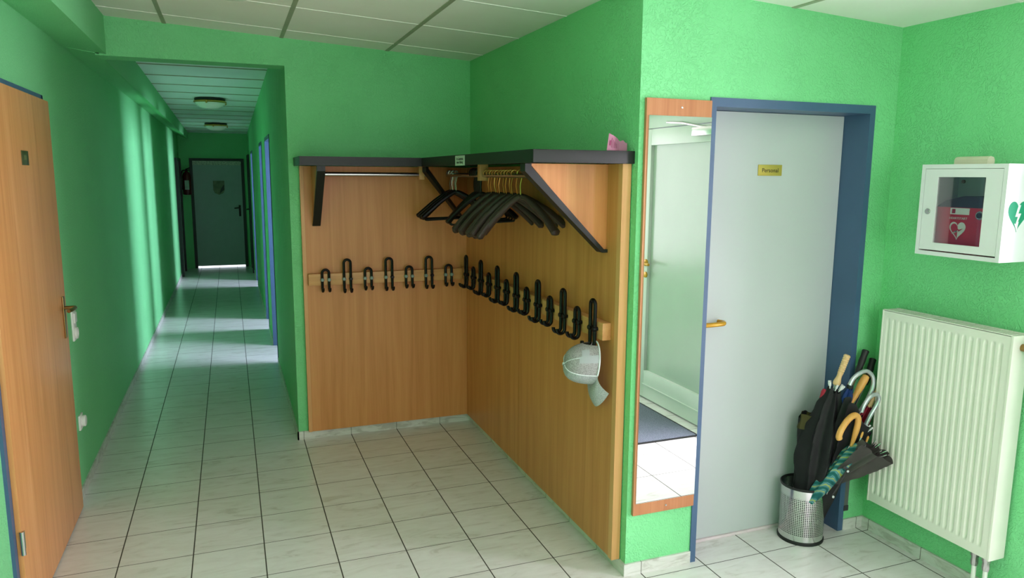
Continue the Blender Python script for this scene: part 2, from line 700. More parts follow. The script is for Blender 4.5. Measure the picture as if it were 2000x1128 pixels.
# rooms off the corridor
mb = MB()
for y0, y1 in ((.37, .42), (3.0, 3.1), (5.2, 5.3), (9.6, 9.7)):
    mb.box(XC + .13, 2.1, y0, y1, 0, H)
WIN = [(.82, 2.18), (3.16, 3.78), (5.9, 7.0)]
y = .42
for a, b in WIN:
    mb.box(2.1, 2.2, y, a, 0, H)
    mb.box(2.1, 2.2, a, b, 0, .88)
    mb.box(2.1, 2.2, a, b, 2.12, H)
    y = b
mb.box(2.1, 2.2, y, 9.7, 0, H)
struct('wall_side_rooms', mb, ROOMW)
struct('ceiling_side_rooms', MB().box(XC + .13, 2.2, .37, 9.7, 2.45, 2.5), ROOMW)

# windows: frame and pane
def window(name, axis, c, a0, a1, z0, z1):
    root = sempty(name, (c, (a0 + a1) / 2, z0) if axis == 'x' else ((a0 + a1) / 2, c, z0))
    def bx(m, u0, u1, v0, v1, t):
        if axis == 'x':
            m.box(c - t, c + t, u0, u1, v0, v1)
        else:
            m.box(u0, u1, c - t, c + t, v0, v1)
    f = MB()
    s = .045
    bx(f, a0, a0 + s, z0, z1, .03)
    bx(f, a1 - s, a1, z0, z1, .03)
    bx(f, a0 + s, a1 - s, z0, z0 + s, .03)
    bx(f, a0 + s, a1 - s, z1 - s, z1, .03)
    struct('window_frame', f, UPVC, root)
    p = MB()
    bx(p, a0 + s, a1 - s, z0 + s, z1 - s, .004)
    struct('window_pane', p, GLASS, root)


window('window_1', 'x', 2.15, *WIN[0], .88, 2.12)
window('window_2', 'x', 2.15, *WIN[1], .88, 2.12)
window('window_3', 'x', 2.15, *WIN[2], .88, 2.12)
window('added_side_window', 'x', 2.58, -6.07, -4.55, .68, 2.22)  # unseen window, added to let in the side fill
window('added_rear_window', 'y', -6.6, -.22, 2.02, .68, 2.22)  # unseen window, added for the frontal fill

# lobby ceiling: panels falling gently to the right, grey bars one way, thin white bars across
cz = lambda x: 2.475 - .055 * x
def ceil_slab(m, x0, x1, y0, y1, lo, hi):
    m.hexa([(x0, y0, cz(x0) - lo), (x1, y0, cz(x1) - lo), (x1, y1, cz(x1) - lo), (x0, y1, cz(x0) - lo)],
           [(x0, y0, cz(x0) + hi), (x1, y0, cz(x1) + hi), (x1, y1, cz(x1) + hi), (x0, y1, cz(x0) + hi)])
m = MB()
ceil_slab(m, XL - .05, X2 + .1, -6.6, YB + .02, 0, .05)
struct('ceiling', m, CEIL)
m = MB()
for i in range(6):
    xb = -.667 + .6255 * i
    if xb < X2:
        ceil_slab(m, xb - .011, xb + .011, -6.5, YM if xb > 1.1 else YB, .003, 0)
for (xe, ya) in ((XL, YB), ):
    pass
struct('trim_1', m, BAR)
m = MB()
for j in range(11):
    yb = -.085 - .605 * j
    for i in range(-1, 6):
        xa, xb = -.667 + .6255 * i + .011, -.667 + .6255 * (i + 1) - .011
        xa = max(xa, -.965)
        xb = min(xb, X2 if yb < YM else XR)
        if xb - xa > .03:
            ceil_slab(m, xa, xb, yb - .006, yb + .006, .0025, 0)
struct('trim_2', m, THINBAR)
# corridor ceiling: wide boards across it with open seams
m = MB()
zc = lambda y: 2.575 - .0195 * y
y = .335 - .05
edges = [.335] + [.30 + .593 * k for k in range(1, 17)]
edges = [e for e in edges if e < YE] + [YE]
for a, b in zip(edges[:-1], edges[1:]):
    a2, b2 = a + .006, b - .006
    m.hexa([(-1.0, a2, zc(a2)), (XC, a2, zc(a2)), (XC, b2, zc(b2)), (-1.0, b2, zc(b2))],
           [(-1.0, a2, zc(a2) + .007), (XC, a2, zc(a2) + .007), (XC, b2, zc(b2) + .007), (-1.0, b2, zc(b2) + .007)])
struct('ceiling_corridor', m, PLANK)
m = MB()
for e in edges[1:-1]:
    m.box(-1.0, XC, e - .007, e + .007, zc(e) - .006, zc(e) + .004)
struct('trim_3', m, BAR)
struct('ceiling_void_shade', MB().box(XL - .05, 2.3, .30, YE, 2.60, 2.64), DARKFRAME)  # dark sheet above the boards, painted as the shade in the seams

# skirting
SK, ST = .054, .009
struct('baseboard_left', MB().box(XL, XL + ST, -.47, YE, 0, SK), SKIRT)
struct('baseboard_back', MB().box(XC - ST, XR, YB - ST, YB, 0, SK), SKIRT)
struct('baseboard_alcove_right', MB().box(XR - ST, XR, YM, YB - ST, 0, SK), SKIRT)
struct('baseboard_front', MB().box(XR - ST, DX0 - .012, YM - ST, YM, 0, SK).box(DX1 + .014, X2, YM - ST, YM, 0, SK), SKIRT)
struct('baseboard_right', MB().box(X2 - ST, X2, -2.86, YM - ST, 0, SK), SKIRT)
m = MB()
y = YB - ST
for a, b in OPEN:
    m.box(XC - ST, XC, y, a - .01, 0, SK)
    y = b + .01
m.box(XC - ST, XC, y, 8.7, 0, SK)
struct('baseboard_corridor_right', m, SKIRT)

# ------------------------------------------------------------------ staff door
d = sempty('door_1', (1.88, YM, 0))
m = MB()
fw = .030
m.box(DX0 - .012, DX0 + .016, YM - .006, YM + .20, 0, DZ + .014)
m.box(DX1 - .016, DX1 + .014, YM - .006, YM + .20, 0, DZ + .014)
m.box(DX0 + .016, DX1 - .016, YM - .006, YM + .20, DZ - .022, DZ + .014)
m.box(DX1 - .04, DX1 - .016, YM + .145, YM + .20, 0, DZ - .022)
struct('door_frame', m, BLUE_P, d)
struct('door_leaf', MB().box(DX0 + .018, DX1 - .018, YM + .14, YM + .18, .014, DZ - .024), DOORWHITE, d)
struct('threshold', MB().box(DX0 + .016, DX1 - .016, YM + .132, YM + .22, 0, .012, .002), SILL, d)
m = MB()
hz = 1.045
m.lathe([(.026, 0), (.026, .008), (.022, .011)], (1.535, YM + .14 - .011, hz), 20, 'y')
m.tube(spline([(1.535, YM + .135, hz), (1.535, YM + .105, hz), (1.535, YM + .085, hz)], 4), .009, 12)
m.tube(spline([(1.525, YM + .082, hz), (1.56, YM + .078, hz), (1.615, YM + .078, hz + .001), (1.635, YM + .085, hz + .002), (1.640, YM + .105, hz + .002), (1.632, YM + .125, hz + .002)], 6), .0105, 12)
struct('door_handle', m, AMBER, d)
s = thing('door_sign', 'small gold sign reading Personal on the pale door', 'sign', (1.880, YM + .139, 1.714))
MB().box(1.815, 1.945, YM + .136, YM + .1395, 1.690, 1.738, .001).build('plate', SIGNBRASS, s)
lettering('Personal', .0265, (1.880, YM + .1355, 1.713), (1, 0, 0), (0, 0, 1), INK, s)

# ------------------------------------------------------------------ wooden door on the left wall
d = sempty('door_2', (XL, -1.0, 0))
ya, yb = -1.555, -.468
struct('door_frame', MB().box(XL, XL + .012, ya - .02, ya + .03, 0, 2.035).box(XL, XL + .012, ya + .03, yb - .02, 2.0, 2.035).box(XL, XL + .012, yb - .04, yb - .012, 0, 2.035), BLUE_P, d)
struct('door_leaf', MB().box(XL + .012, XL + .030, ya + .012, yb, .010, 2.010, .002), DOORWOOD, d)
struct('door_gap_shade', MB().box(XL, XL + .016, ya + .03, yb - .01, .0, .010), DARKFRAME, d)  # solid strip in dark frame colour, standing in for shade under the leaf
for z in (.30, 1.75):
    hb = MB()
    hb.tube([(XL + .032, ya + .010, z), (XL + .032, ya + .010, z + .09)], .008, 12)
    hb.box(XL + .029, XL + .0325, ya + .012, ya + .045, z + .01, z + .08)
    struct('hinge', hb, STEEL, d)
m = MB()
hx = XL + .030
m.box(hx, hx + .007, -.555, -.522, .90, 1.10, .002)
m.tube([(hx, -.538, 1.045), (hx + .05, -.538, 1.045)], .009, 12)
m.tube(spline([(hx + .048, -.532, 1.045), (hx + .055, -.56, 1.046), (hx + .052, -.62, 1.047), (hx + .044, -.655, 1.047)], 5), .0085, 12)
struct('door_handle', m, BRONZE, d)
s = thing('door_plate', 'small dark green plate at eye height on the wooden door', 'sign', (hx, -.99, 1.74))
MB().box(hx, hx + .003, -1.045, -.94, 1.712, 1.770, .001).build('plate', SIGNGREEN, s)
MB().box(hx + .003, hx + .0036, -1.012, -.975, 1.733, 1.752).build('emblem', plain('olive_emblem', srgb(104, 108, 62), .4, .2), s)

# ------------------------------------------------------------------ corridor end: grey door, side doors
d = sempty('door_3', (-.555, YE, 0))
ex0, ex1, ez = -.975, -.135, 1.915
struct('door_frame', MB().box(ex0 - .03, ex0 + .02, YE - .025, YE, 0, ez + .03).box(ex1 - .02, ex1 + .03, YE - .025, YE, 0, ez + .03).box(ex0 + .02, ex1 - .02, YE - .025, YE, ez - .015, ez + .03), DARKFRAME, d)
leaf = struct('door_leaf', MB().box(ex0 + .002, ex1 - .002, YE - .018, YE + .02, .036, 1.83), DOORDARK, d)
struct('speckled_strip', MB().box(ex0 + .002, ex1 - .002, YE - .020, YE + .02, 1.83, ez - .010), SCREEN, d)
m = MB()
m.box(-.225, -.19, YE - .026, YE - .018, .92, 1.12, .002)
m.tube([(-.208, YE - .02, 1.075), (-.208, YE - .065, 1.075), (-.30, YE - .068, 1.065)], .010, 10)
struct('door_handle', m, BLACKPL, d)
s = thing('door_crest', 'faded shield shaped crest on the grey door at the corridor end', 'emblem', (-.54, YE - .019, 1.42))
m = MB()
sh = [(-.095, .125), (.095, .125), (.095, -.04), (.07, -.095), (.0, -.125), (-.07, -.095), (-.095, -.04)]
m.prism(sh, lambda u, v, t: (-.541 + u, YE - .019 - t, 1.43 + v), 0, .003)
m.build('shield', SHIELD, s)
m = MB()
m.prism([(.01, -.10), (.088, -.035), (.088, .06), (.03, -.02)], lambda u, v, t: (-.541 + u, YE - .022 - t, 1.43 + v), 0, .001)
m.build('dark_field', DARKFRAME, s)
d = sempty('door_4', (XL, 9.1, 0))
struct('door_frame', MB().box(XL, XL + .045, 9.30, 9.40, 0, 1.93).box(XL, XL + .045, 8.55, 8.60, 0, 1.93).box(XL, XL + .045, 8.60, 9.30, 1.88, 1.93), DARKFRAME, d)
struct('door_leaf', MB().box(XL, XL + .015, 8.60, 9.30, .01, 1.88), DOORDARK, d)
d = sempty('door_5', (XC, 9.1, 0))
struct('door_frame', MB().box(XC - .03, XC, 9.42, 9.50, 0, 2.0).box(XC - .03, XC, 8.70, 8.76, 0, 2.0).box(XC - .03, XC, 8.76, 9.42, 1.95, 2.0), DARKFRAME, d)
struct('door_leaf', MB().box(XC - .012, XC, 8.76, 9.42, .01, 1.95), DARKFRAME, d)
struct('door_handle', MB().tube([(XC - .01, 9.36, 1.06), (XC - .06, 9.36, 1.06), (XC - .065, 9.26, 1.06)], .011, 10), BLACKPL, d)
# blue linings of the open side doorways
for i, (a, b) in enumerate(OPEN):
    d = sempty('door_%d' % (6 + i), (XC, b, 0))
    struct('door_frame', MB().box(XC - .006, XC + .136, b - .014, b + .03, 0, 2.02).box(XC - .006, XC + .136, a - .004, a + .010, 0, 2.02).box(XC - .006, XC + .136, a + .010, b - .014, 1.985, 2.02), BLUE_P, d)

# fire extinguisher on the end wall
t = thing('fire_extinguisher', 'dark red fire extinguisher on the wall left of the grey end door', 'fire extinguisher', (-1.055, YE - .09, 1.31))
MB().lathe([(.0, 0), (.06, .0), (.07, .015), (.07, .32), (.06, .365), (.03, .395), (.022, .41), (.0, .41)], (-1.055, YE - .085, 1.31), 24).build('cylinder', EXTRED, t)
MB().box(-1.09, -1.02, YE - .157, YE - .152, 1.40, 1.56, .001).build('instruction_label', PAPER, t)
MB().tube([(-1.055, YE - .085, 1.71), (-1.055, YE - .085, 1.76)], .018, 12).tube([(-1.055, YE - .085, 1.755), (-1.0, YE - .12, 1.775)], .009, 8).tube([(-1.055, YE - .085, 1.735), (-1.0, YE - .12, 1.74)], .008, 8).build('valve', BLACKPL, t)
MB().tube(spline([(-1.055, YE - .09, 1.73), (-1.12, YE - .10, 1.72), (-1.142, YE - .1, 1.60), (-1.135, YE - .1, 1.40)], 6), .010, 10).build('hose', BLACKPL, t)
MB().box(-1.085, -1.025, YE - .016, YE, 1.36, 1.62).build('bracket', STEEL, t)

# ceiling lamps
def ceiling_lamp(x, y, z, label):
    t = thing('ceiling_lamp', label, 'ceiling lamp', (x, y, z), 'glass ceiling lamps')
    MB().lathe([(.0, 0), (.15, 0), (.16, -.008), (.155, -.022), (.13, -.026), (.0, -.026)], (x, y, z), 40).build('mount', DARKFRAME, t)
    MB().lathe([(.152, -.026), (.168, -.030), (.170, -.044), (.160, -.050), (.150, -.044)], (x, y, z), 40, closed=True).build('rim', BRASS, t)
    MB().lathe([(.160, -.044), (.150, -.062), (.118, -.088), (.07, -.106), (.02, -.113), (.0, -.113)], (x, y, z), 40).build('glass_bowl', LAMPGLASS, t)
    for a in (.3, 2.4, 4.5):
        MB().lathe([(.0, 0), (.011, 0), (.011, -.03), (.0, -.036)], (x + .164 * math.cos(a), y + .164 * math.sin(a), z - .028), 10).build('clip', BRASS, t)


ceiling_lamp(-.52, 4.33, zc(4.33), 'nearer glass bowl lamp on the corridor ceiling')
ceiling_lamp(-.51, 7.55, zc(7.55), 'farther glass bowl lamp on the corridor ceiling near the end door')
ceiling_lamp(-.327, -1.235, cz(-.327) - .004, 'glass bowl lamp on the lobby ceiling cut by the top edge')

# ------------------------------------------------------------------ sockets on the left wall
t = thing('switch_and_socket', 'white upright switch and socket plate beside the wooden door', 'wall switch', (XL, -.185, .815))
MB().box(XL, XL + .010, -.228, -.142, .815, .972, .004).build('cover_plate', WHITE, t)
MB().box(XL + .010, XL + .017, -.213, -.157, .908, .962, .003).build('rocker', WHITE, t)
m = MB().lathe([(.030, .010), (.030, .020), (.024, .020), (.022, .006)], (XL, -.185, .853), 24, 'x')
m.build('socket_well', WHITE, t)
t = thing('wall_socket', 'white socket low on the left wall just above the skirting', 'wall socket', (XL, -.222, .34))
MB().box(XL, XL + .010, -.262, -.182, .342, .422, .004).build('cover_plate', WHITE, t)
MB().lathe([(.0, .010), (.030, .010), (.030, .026), (.026, .030), (.0, .030)], (XL, -.222, .385), 24, 'x').build('plug_insert', WHITE, t)

# ------------------------------------------------------------------ coat rack: panels, hat shelf, rods, hook rails
PT = .040
PZ0 = .058
SZ0, SZ1 = 1.732, 1.782
t = thing('back_panel', 'beech veneer panel covering the alcove back wall below the hat shelf', 'wall panel', (.55, YB, PZ0))
MB().box(.052, XR - PT, YB - PT, YB - .004, PZ0, SZ0).build('board', WOOD, t)
MB().box(.030, .0515, YB - PT - .001, YB - .004, PZ0 - .002, SZ0).build('edge_strip', WOODEDGE, t)
t = thing('side_panel', 'narrow beech veneer panel of the right alcove wall, next to the inner corner', 'wall panel', (XR, -.35, PZ0), 'side wall panels')
MB().box(XR - PT, XR - .004, -.829, YB - .004, PZ0, SZ0).build('board', WOOD, t)
t = thing('side_panel', 'wide beech veneer panel of the right alcove wall, behind the cap', 'wall panel', (XR, -1.4, PZ0), 'side wall panels')
MB().box(XR - PT, XR - .004, -1.905, -.832, PZ0, SZ0).build('board', WOOD, t)
MB().box(XR - PT - .003, XR - .004, -1.938, -1.9055, PZ0 - .002, SZ0).build('edge_strip', WOODEDGE, t)

sh = thing('hat_shelf', 'black edged corner hat shelf with beech brackets along both alcove walls', 'shelf', (.9, 0, SZ0))
SXI, SYI = .692, -.245
L = [(.0, YB - .004), (.0, SYI), (SXI, SYI), (SXI, -1.955), (XR - .002, -1.955), (XR - .002, YB - .004)]
def inset(p):
    return [(.018, YB - .004), (.018, SYI + .018), (SXI + .018, SYI + .018), (SXI + .018, -1.937), (XR - .004, -1.937), (XR - .004, YB - .004)]
MB().prism(inset(L), lambda u, v, t_: (u, v, t_), SZ0 + .014, SZ1 - .004).build('shelf_board', BLACKTRIM, sh)
m = MB()
m.box(.0, .018, SYI, YB - .004, SZ0, SZ1)
m.box(.018, SXI + .018, SYI, SYI + .018, SZ0, SZ1)
m.box(SXI, SXI + .018, -1.937, SYI, SZ0, SZ1)
m.build('edge_trim', BLACKTRIM, sh)
MB().box(SXI, XR + .006, -1.955, -1.937, SZ0, SZ1, .003).build('edge_trim', BLACKTRIM, sh)


def bracket_side(yc, half=.012, strip=.026):
    """triangle in the XZ plane standing out from the right panel"""
    zx = SZ0 - .001
    b = MB()
    tri = [(XR - PT, zx), (XR - PT, 1.375), (XR - PT - .012, 1.375), (SXI + .045, zx)]
    b.prism(tri, lambda u, v, t_: (u, t_, v), yc - half, yc + half)
    br = b.build('bracket', WOOD, sh)
    e = MB()
    po = [(SXI + .020, zx), (SXI + .047, zx), (SXI + .047, zx - .012), (XR - PT - .016, 1.383), (XR - PT, 1.383), (XR - PT, 1.370), (XR - PT - .025, 1.370), (SXI + .020, zx - .030)]
    e.prism(po, lambda u, v, t_: (u, t_, v), yc - strip, yc + strip)
    e.build('bracket_edge', BLACKTRIM, br)


bracket_side(-1.80)
mb = MB()
cq = Vector((SXI + .018, SYI + .018, 0))
ce = Vector((XR - PT - .003, YB - PT - .003, 0))
cdv = (ce - cq)
cL = cdv.length
cdv.normalize()
cn_ = Vector((-cdv.y, cdv.x, 0))
cfn = lambda u, v, q: tuple(cq + cdv * u + cn_ * q + Vector((0, 0, v)))
mb.prism([(cL, SZ0 - .001), (cL, 1.375), (cL - .012, 1.375), (.030, SZ0 - .001)], cfn, -.010, .010)
br = mb.build('bracket', WOOD, sh)
mb = MB()
mb.prism([(.004, SZ0 - .001), (.032, SZ0 - .001), (.032, SZ0 - .013), (cL - .016, 1.383), (cL, 1.383), (cL, 1.370), (cL - .025, 1.370), (.004, SZ0 - .031)], cfn, -.013, .013)
mb.build('bracket_edge', BLACKTRIM, br)
b = MB()
xk = .118
zx = SZ0 - .001
b.prism([(YB - PT, zx), (YB - PT, 1.375), (YB - PT - .012, 1.375), (SYI + .045, zx)], lambda u, v, t_: (t_, u, v), xk - .020, xk + .020)
br = b.build('bracket', WOOD, sh)
e = MB()
e.prism([(SYI + .019, zx), (SYI + .047, zx), (SYI + .047, zx - .012), (YB - PT - .016, 1.383), (YB - PT, 1.383), (YB - PT, 1.370), (YB - PT - .025, 1.370), (SYI + .019, zx - .030)],
        lambda u, v, t_: (t_, u, v), xk - .023, xk + .023)
e.build('bracket_edge', BLACKTRIM, br)
RX, RY, RZ = .90, -.05, 1.684
MB().tube([(xk + .02, RY, RZ), (.885, RY, RZ)], .0125, 14).build('clothes_rod', STEEL, sh)
MB().tube([(RX, .12, RZ), (RX, -1.788, RZ)], .0125, 14).build('clothes_rod', STEEL, sh)
for (bx0, bx1, by0, by1) in ((.722, .754, RY - .022, RY + .022), (RX - .024, RX + .024, -.775, -.735)):
    MB().box(bx0, bx1, by0, by1, 1.655, SZ0 + .012, .002).build('rod_support', WOODEDGE, sh)

# hook rails
def hook_mesh(tall):
    """local: wall plane XZ at y=0 (rail face), room towards -y; z=0 at the rail's mid height"""
    zt = .120 if tall else .062
    zb = -.060 if tall else -.050
    half = .0205
    yo = -.013
    r = .0084
    m = MB()
    pts = []
    jr = .019
    left = arc((-half, yo - jr, zb), jr, -PI * 1.05, 0, 10, (0, 1, 0), (0, 0, 1))
    right = arc((half, yo - jr, zb), jr, 0, -PI * 1.05, 10, (0, 1, 0), (0, 0, 1))
    top = arc((0, yo, zt - half), half, PI, 0, 12, (1, 0, 0), (0, 0, 1))
    path = left + [Vector((-half, yo, zb + .03)), Vector((-half, yo, 0))] + top + [Vector((half, yo, 0)), Vector((half, yo, zb + .03))] + right
    m.tube(path, r, 10, up=(0, 0, 1))
    for s in (-1, 1):
        m.tube([(s * half, 0, 0), (s * half, yo, 0)], .0085, 10)
        for q in (left[0], ):
            pass
    return m


HZ = 1.040
def hook_rail(name, label, mat, p0, p1, out):
    pass


def make_hooks(root, specs, rz, base):
    """specs: (position along the rail, tall, pale cap flags)"""
    protos = {}
    for (c, tall, pale) in specs:
        if tall not in protos:
            h = hook_mesh(tall).build('coat_hook', BLACKPL, None)
            protos[tall] = h
            caps = []
            for s in (-1, 1):
                k = MB().lathe([(.0, -.025), (.008, -.025), (.0115, -.021), (.0115, -.008), (.0, -.008)], (s * .0205, 0, 0), 14, 'y').build('screw_cap', BLACKPL, None)
                k.parent = h
                caps.append(k)
            first = True
        else:
            h = copy_tree(protos[tall])
        h.parent = root
        h.location = Vector(base(c)) - root.location
        h.rotation_euler = (0, 0, rz)
        for k, f in zip(h.children, pale):
            if f:
                k.data = k.data.copy()
                k.data.materials.clear()
                k.data.materials.append(CAPGREY)
                k['label'] = 'grey screw cap'


CAPGREY = plain('grey_screw_cap', srgb(120, 140, 130), .4)
RT = .040
yr = YB - PT - RT
t = thing('hook_rail', 'beech rail on the back panel with seven black hooks', 'coat hook rail', (.55, YB - PT, 1.0), 'coat hook rails')
MB().box(.057, XR - PT - RT - .002, yr, YB - PT - .0005, 1.003, 1.076, .003).build('rail', WOODH, t)
make_hooks(t, [(.158, False, (1, 1)), (.291, True, (1, 0)), (.420, False, (1, 1)), (.552, True, (0, 0)), (.682, False, (1, 0)), (.813, True, (1, 0)), (.945, False, (0, 0))],
           0, lambda c: (c, yr, HZ))
t = thing('hook_rail', 'beech rail on the side panels with thirteen black hooks', 'coat hook rail', (XR - PT, -.9, 1.0), 'coat hook rails')
xr = XR - PT - RT
MB().box(xr, XR - PT - .0005, -1.875, .128, 1.008, 1.081, .003).build('rail', WOODY, t)
specs = []
for i in range(7):
    specs.append((-.030 - .2965 * i, True, (0, 0)))
    if i < 6:
        specs.append((-.178 - .2965 * i, False, (0, 0)))
make_hooks(t, specs, -PI / 2, lambda c: (xr, c, 1.050))

# paper note on the shelf edge
t = thing('shelf_note', 'small printed paper note stuck on the black shelf edge', 'note', (SXI, -1.02, SZ0))
MB().box(SXI - .002, SXI - .0003, -1.100, -.945, SZ0 - .002, SZ1 - .004).build('paper', PAPER, t)
lettering('Für Garderobe', .019, (SXI - .0024, -1.022, SZ1 - .020), (0, -1, 0), (0, 0, 1), INK, t)
lettering('keine Haftung', .019, (SXI - .0024, -1.022, SZ0 + .014), (0, -1, 0), (0, 0, 1), INK, t)

# pink folded paper on the shelf
t = thing('pink_flyer', 'pink curled paper flyer standing on the shelf end beside the mirror', 'flyer', (1.09, -1.86, SZ1))
def curl(u, v):
    a = -.6 + 2.1 * u
    x = 1.012 + .064 * u + .004 * math.sin(a)
    yy = -1.936 + .030 * u * u
    hgt = .066 - .022 * u
    return (x + .012 * v * (1 - u), yy + .006 * v, SZ1 + .001 + hgt * v)
MB().surf(curl, 14, 6).thicken(.0012).build('front_leaf', PINK, t)
def curl2(u, v):
    return (1.079 + .034 * u, -1.902 - .010 * u, SZ1 + .001 + (.043 - .010 * u - .004 * math.sin(9 * u)) * v)
MB().surf(curl2, 8, 4).thicken(.0012).build('rear_leaf', PINK, t)
m = MB()
def fr(u, v, lift=.0022):
    q = Vector(curl(u, v))
    return q + Vector((-.3, -1, 0)).normalized() * lift
def patch(m, u0, u1, v0, v1):
    a = [fr(u0, v0), fr(u1, v0), fr(u1, v1), fr(u0, v1)]
    bk = [q + Vector((0, .0008, 0)) for q in a]
    m.hexa(a, bk)
patch(m, .12, .22, .32, .62)
m.build('printed_mark', MAROON, t)
m = MB()
for i in range(5):
    patch(m, .28 + .11 * i, .30 + .11 * i, .18, .80 - .07 * i)
m.build('printed_lines', MAROON, t)

# ------------------------------------------------------------------ coat hangers
def hanger_proto(name, kind):
    root = bpy.data.objects.new(name, None)
    COL.objects.link(root)
    root.empty_display_size = .05
    rr = .0165
    if kind == 'plastic':
        hookp = arc((0, 0, -.003), rr + .004, PI * 1.15, -PI * .15, 16, (1, 0, 0), (0, 0, 1)) + [Vector((.006, 0, -.045)), Vector((0, 0, -.075)), Vector((0, 0, -.115))]
        MB().tube(hookp, [(.006, .009)] * len(hookp), 8).build('hook', BLACKPL, root)
    else:
        hookp = arc((0, 0, -.0032), rr, PI * 1.10, -PI * .20, 16, (1, 0, 0), (0, 0, 1)) + [Vector((.005, 0, -.040)), Vector((-.001, 0, -.062)), Vector((0, 0, -.085)), Vector((0, 0, -.112))]
        MB().tube(hookp, .0028, 8).build('hook', BRASS if kind == 'wide' else STEEL, root)
    m = MB()
    half = {'wide': .218, 'bar': .215, 'plastic': .205}[kind]
    for s in (-1, 1):
        if kind == 'wide':
            pts = [(0, 0, -.112), (s * .03, 0, -.120), (s * .085, -.006, -.158), (s * .15, -.016, -.214), (s * half, -.032, -.286)]
            path = spline(pts, 6)
            n = len(path)
            R = []
            for i in range(n):
                f = i / (n - 1)
                R.append((.012 + .007 * f, .009 + .018 * f ** 1.2))
            R[-1] = (.007, .014)
            m.tube(path, R, 12, up=(0, 0, 1))
        else:
            pts = [(0, 0, -.112), (s * .03, 0, -.124), (s * .10, -.003, -.168), (s * .17, -.008, -.222), (s * half, -.014, -.258)]
            path = spline(pts, 6)
            n = len(path)
            R = [(.012 + .003 * i / n, .009 + .012 * i / n) for i in range(n)]
            R[-1] = (.008, .012)
            m.tube(path, R, 10, up=(0, 0, 1))
    m.build('shoulders', BROWNPL if kind == 'wide' else BLACKPL, root)
    if kind != 'wide':
        bz = -.262
        MB().tube(spline([(-half + .012, -.012, -.250), (-half + .02, -.008, bz - .006), (-half + .06, 0, bz - .010), (half - .06, 0, bz - .010), (half - .02, -.008, bz - .006), (half - .012, -.012, -.250)], 5), .0055, 8).build('trouser_bar', BLACKPL, root)
    return root


ORD = ['first', 'second', 'third', 'fourth', 'fifth', 'sixth', 'seventh', 'eighth', 'ninth', 'tenth', 'eleventh', 'twelfth']
def hang(proto, used, y, yaw, roll, label, group):
    o = proto if not used else copy_tree(proto)
    o.location = (RX, y, RZ + .0125)
    o.rotation_euler = (0, math.radians(roll), math.radians(yaw))
    o['label'] = label
    o['category'] = 'coat hanger'
    o['group'] = group
    return o


pw = hanger_proto('coat_hanger', 'wide')
ys = [-1.296, -1.223, -1.168, -1.125, -1.082, -1.040, -.990, -.950, -.908, -.862, -.815]
for i, yy in enumerate(ys):
    lab = 'dark brown brass hooked hanger, %s' % ('nearest of its row to the black shelf bracket' if i == 0 else ('last of its row, beside the wooden rod block' if i == 10 else '%s from the shelf bracket end' % ORD[i]))
    hang(pw, i > 0, yy, (-58 if i == 0 else -26 - (0, 9, 2, 11, 5, 0, 8, 3, 12, 4, 7)[i]), (-3 if i == 0 else -5 - (0, 4, 1, 6, 2, 5, 0, 3, 6, 1, 4)[i]), lab, 'dark brown coat hangers')
pp = hanger_proto('coat_hanger', 'plastic')
for i, yy in enumerate((-.690, -.655, -.620, -.585)):
    lab = 'all black plastic hanger with thick hook, %s of four behind the wooden rod block' % ORD[i]
    hang(pp, i > 0, yy, -42 - 3 * i, -5 - i, lab, 'black plastic coat hangers')
pb = hanger_proto('coat_hanger', 'bar')
for i, yy in enumerate((-.240, -.208, -.176, -.144, -.112)):
    lab = 'black hanger with steel wire hook and trouser bar, %s of five near the inner corner' % ORD[i]
    hang(pb, i > 0, yy, -12 - (i * 3 % 5) * 6, -3 - i % 2 * 2, lab, 'black trouser bar hangers')

# ------------------------------------------------------------------ cap
t = thing('baseball_cap', 'grey mesh back cap hanging from the last coat hook', 'cap', (1.0, -1.81, .90))
# local frame: opening plane faces the wall; a = along the cap (strap at top, brim at the bottom), b = sideways, c = crown depth into the room
CO = Vector((1.032, -1.828, .905))
ca = Vector((-.10, .06, -1.0)).normalized()      # towards the brim
cc_ = Vector((-1.0, .16, .12))
cc_ = (cc_ - ca * cc_.dot(ca)).normalized()      # crown depth
cb = ca.cross(cc_).normalized()
A_, B_, D_ = .092, .078, .128
def capp(phi, th, k=1.0):
    """phi round the opening (0 = brim), th 0 at the opening .. 1 at the button"""
    s = math.cos(th * PI / 2) ** .62
    dd = math.sin(th * PI / 2)
    return CO + ca * (A_ * k * s * math.cos(phi) + .012 * dd) + cb * (B_ * k * s * math.sin(phi)) + cc_ * (D_ * k * dd)
def crown(p0, p1, t0=.0, t1=1., nu=20, nv=12, k=1.0):
    return MB().surf(lambda u, v: capp(p0 + (p1 - p0) * u, t0 + (t1 - t0) * v * .999, k), nu, nv)
FP = 1.18
crown(-FP, FP).thicken(.0015).build('front_panel', HEATHER, t)
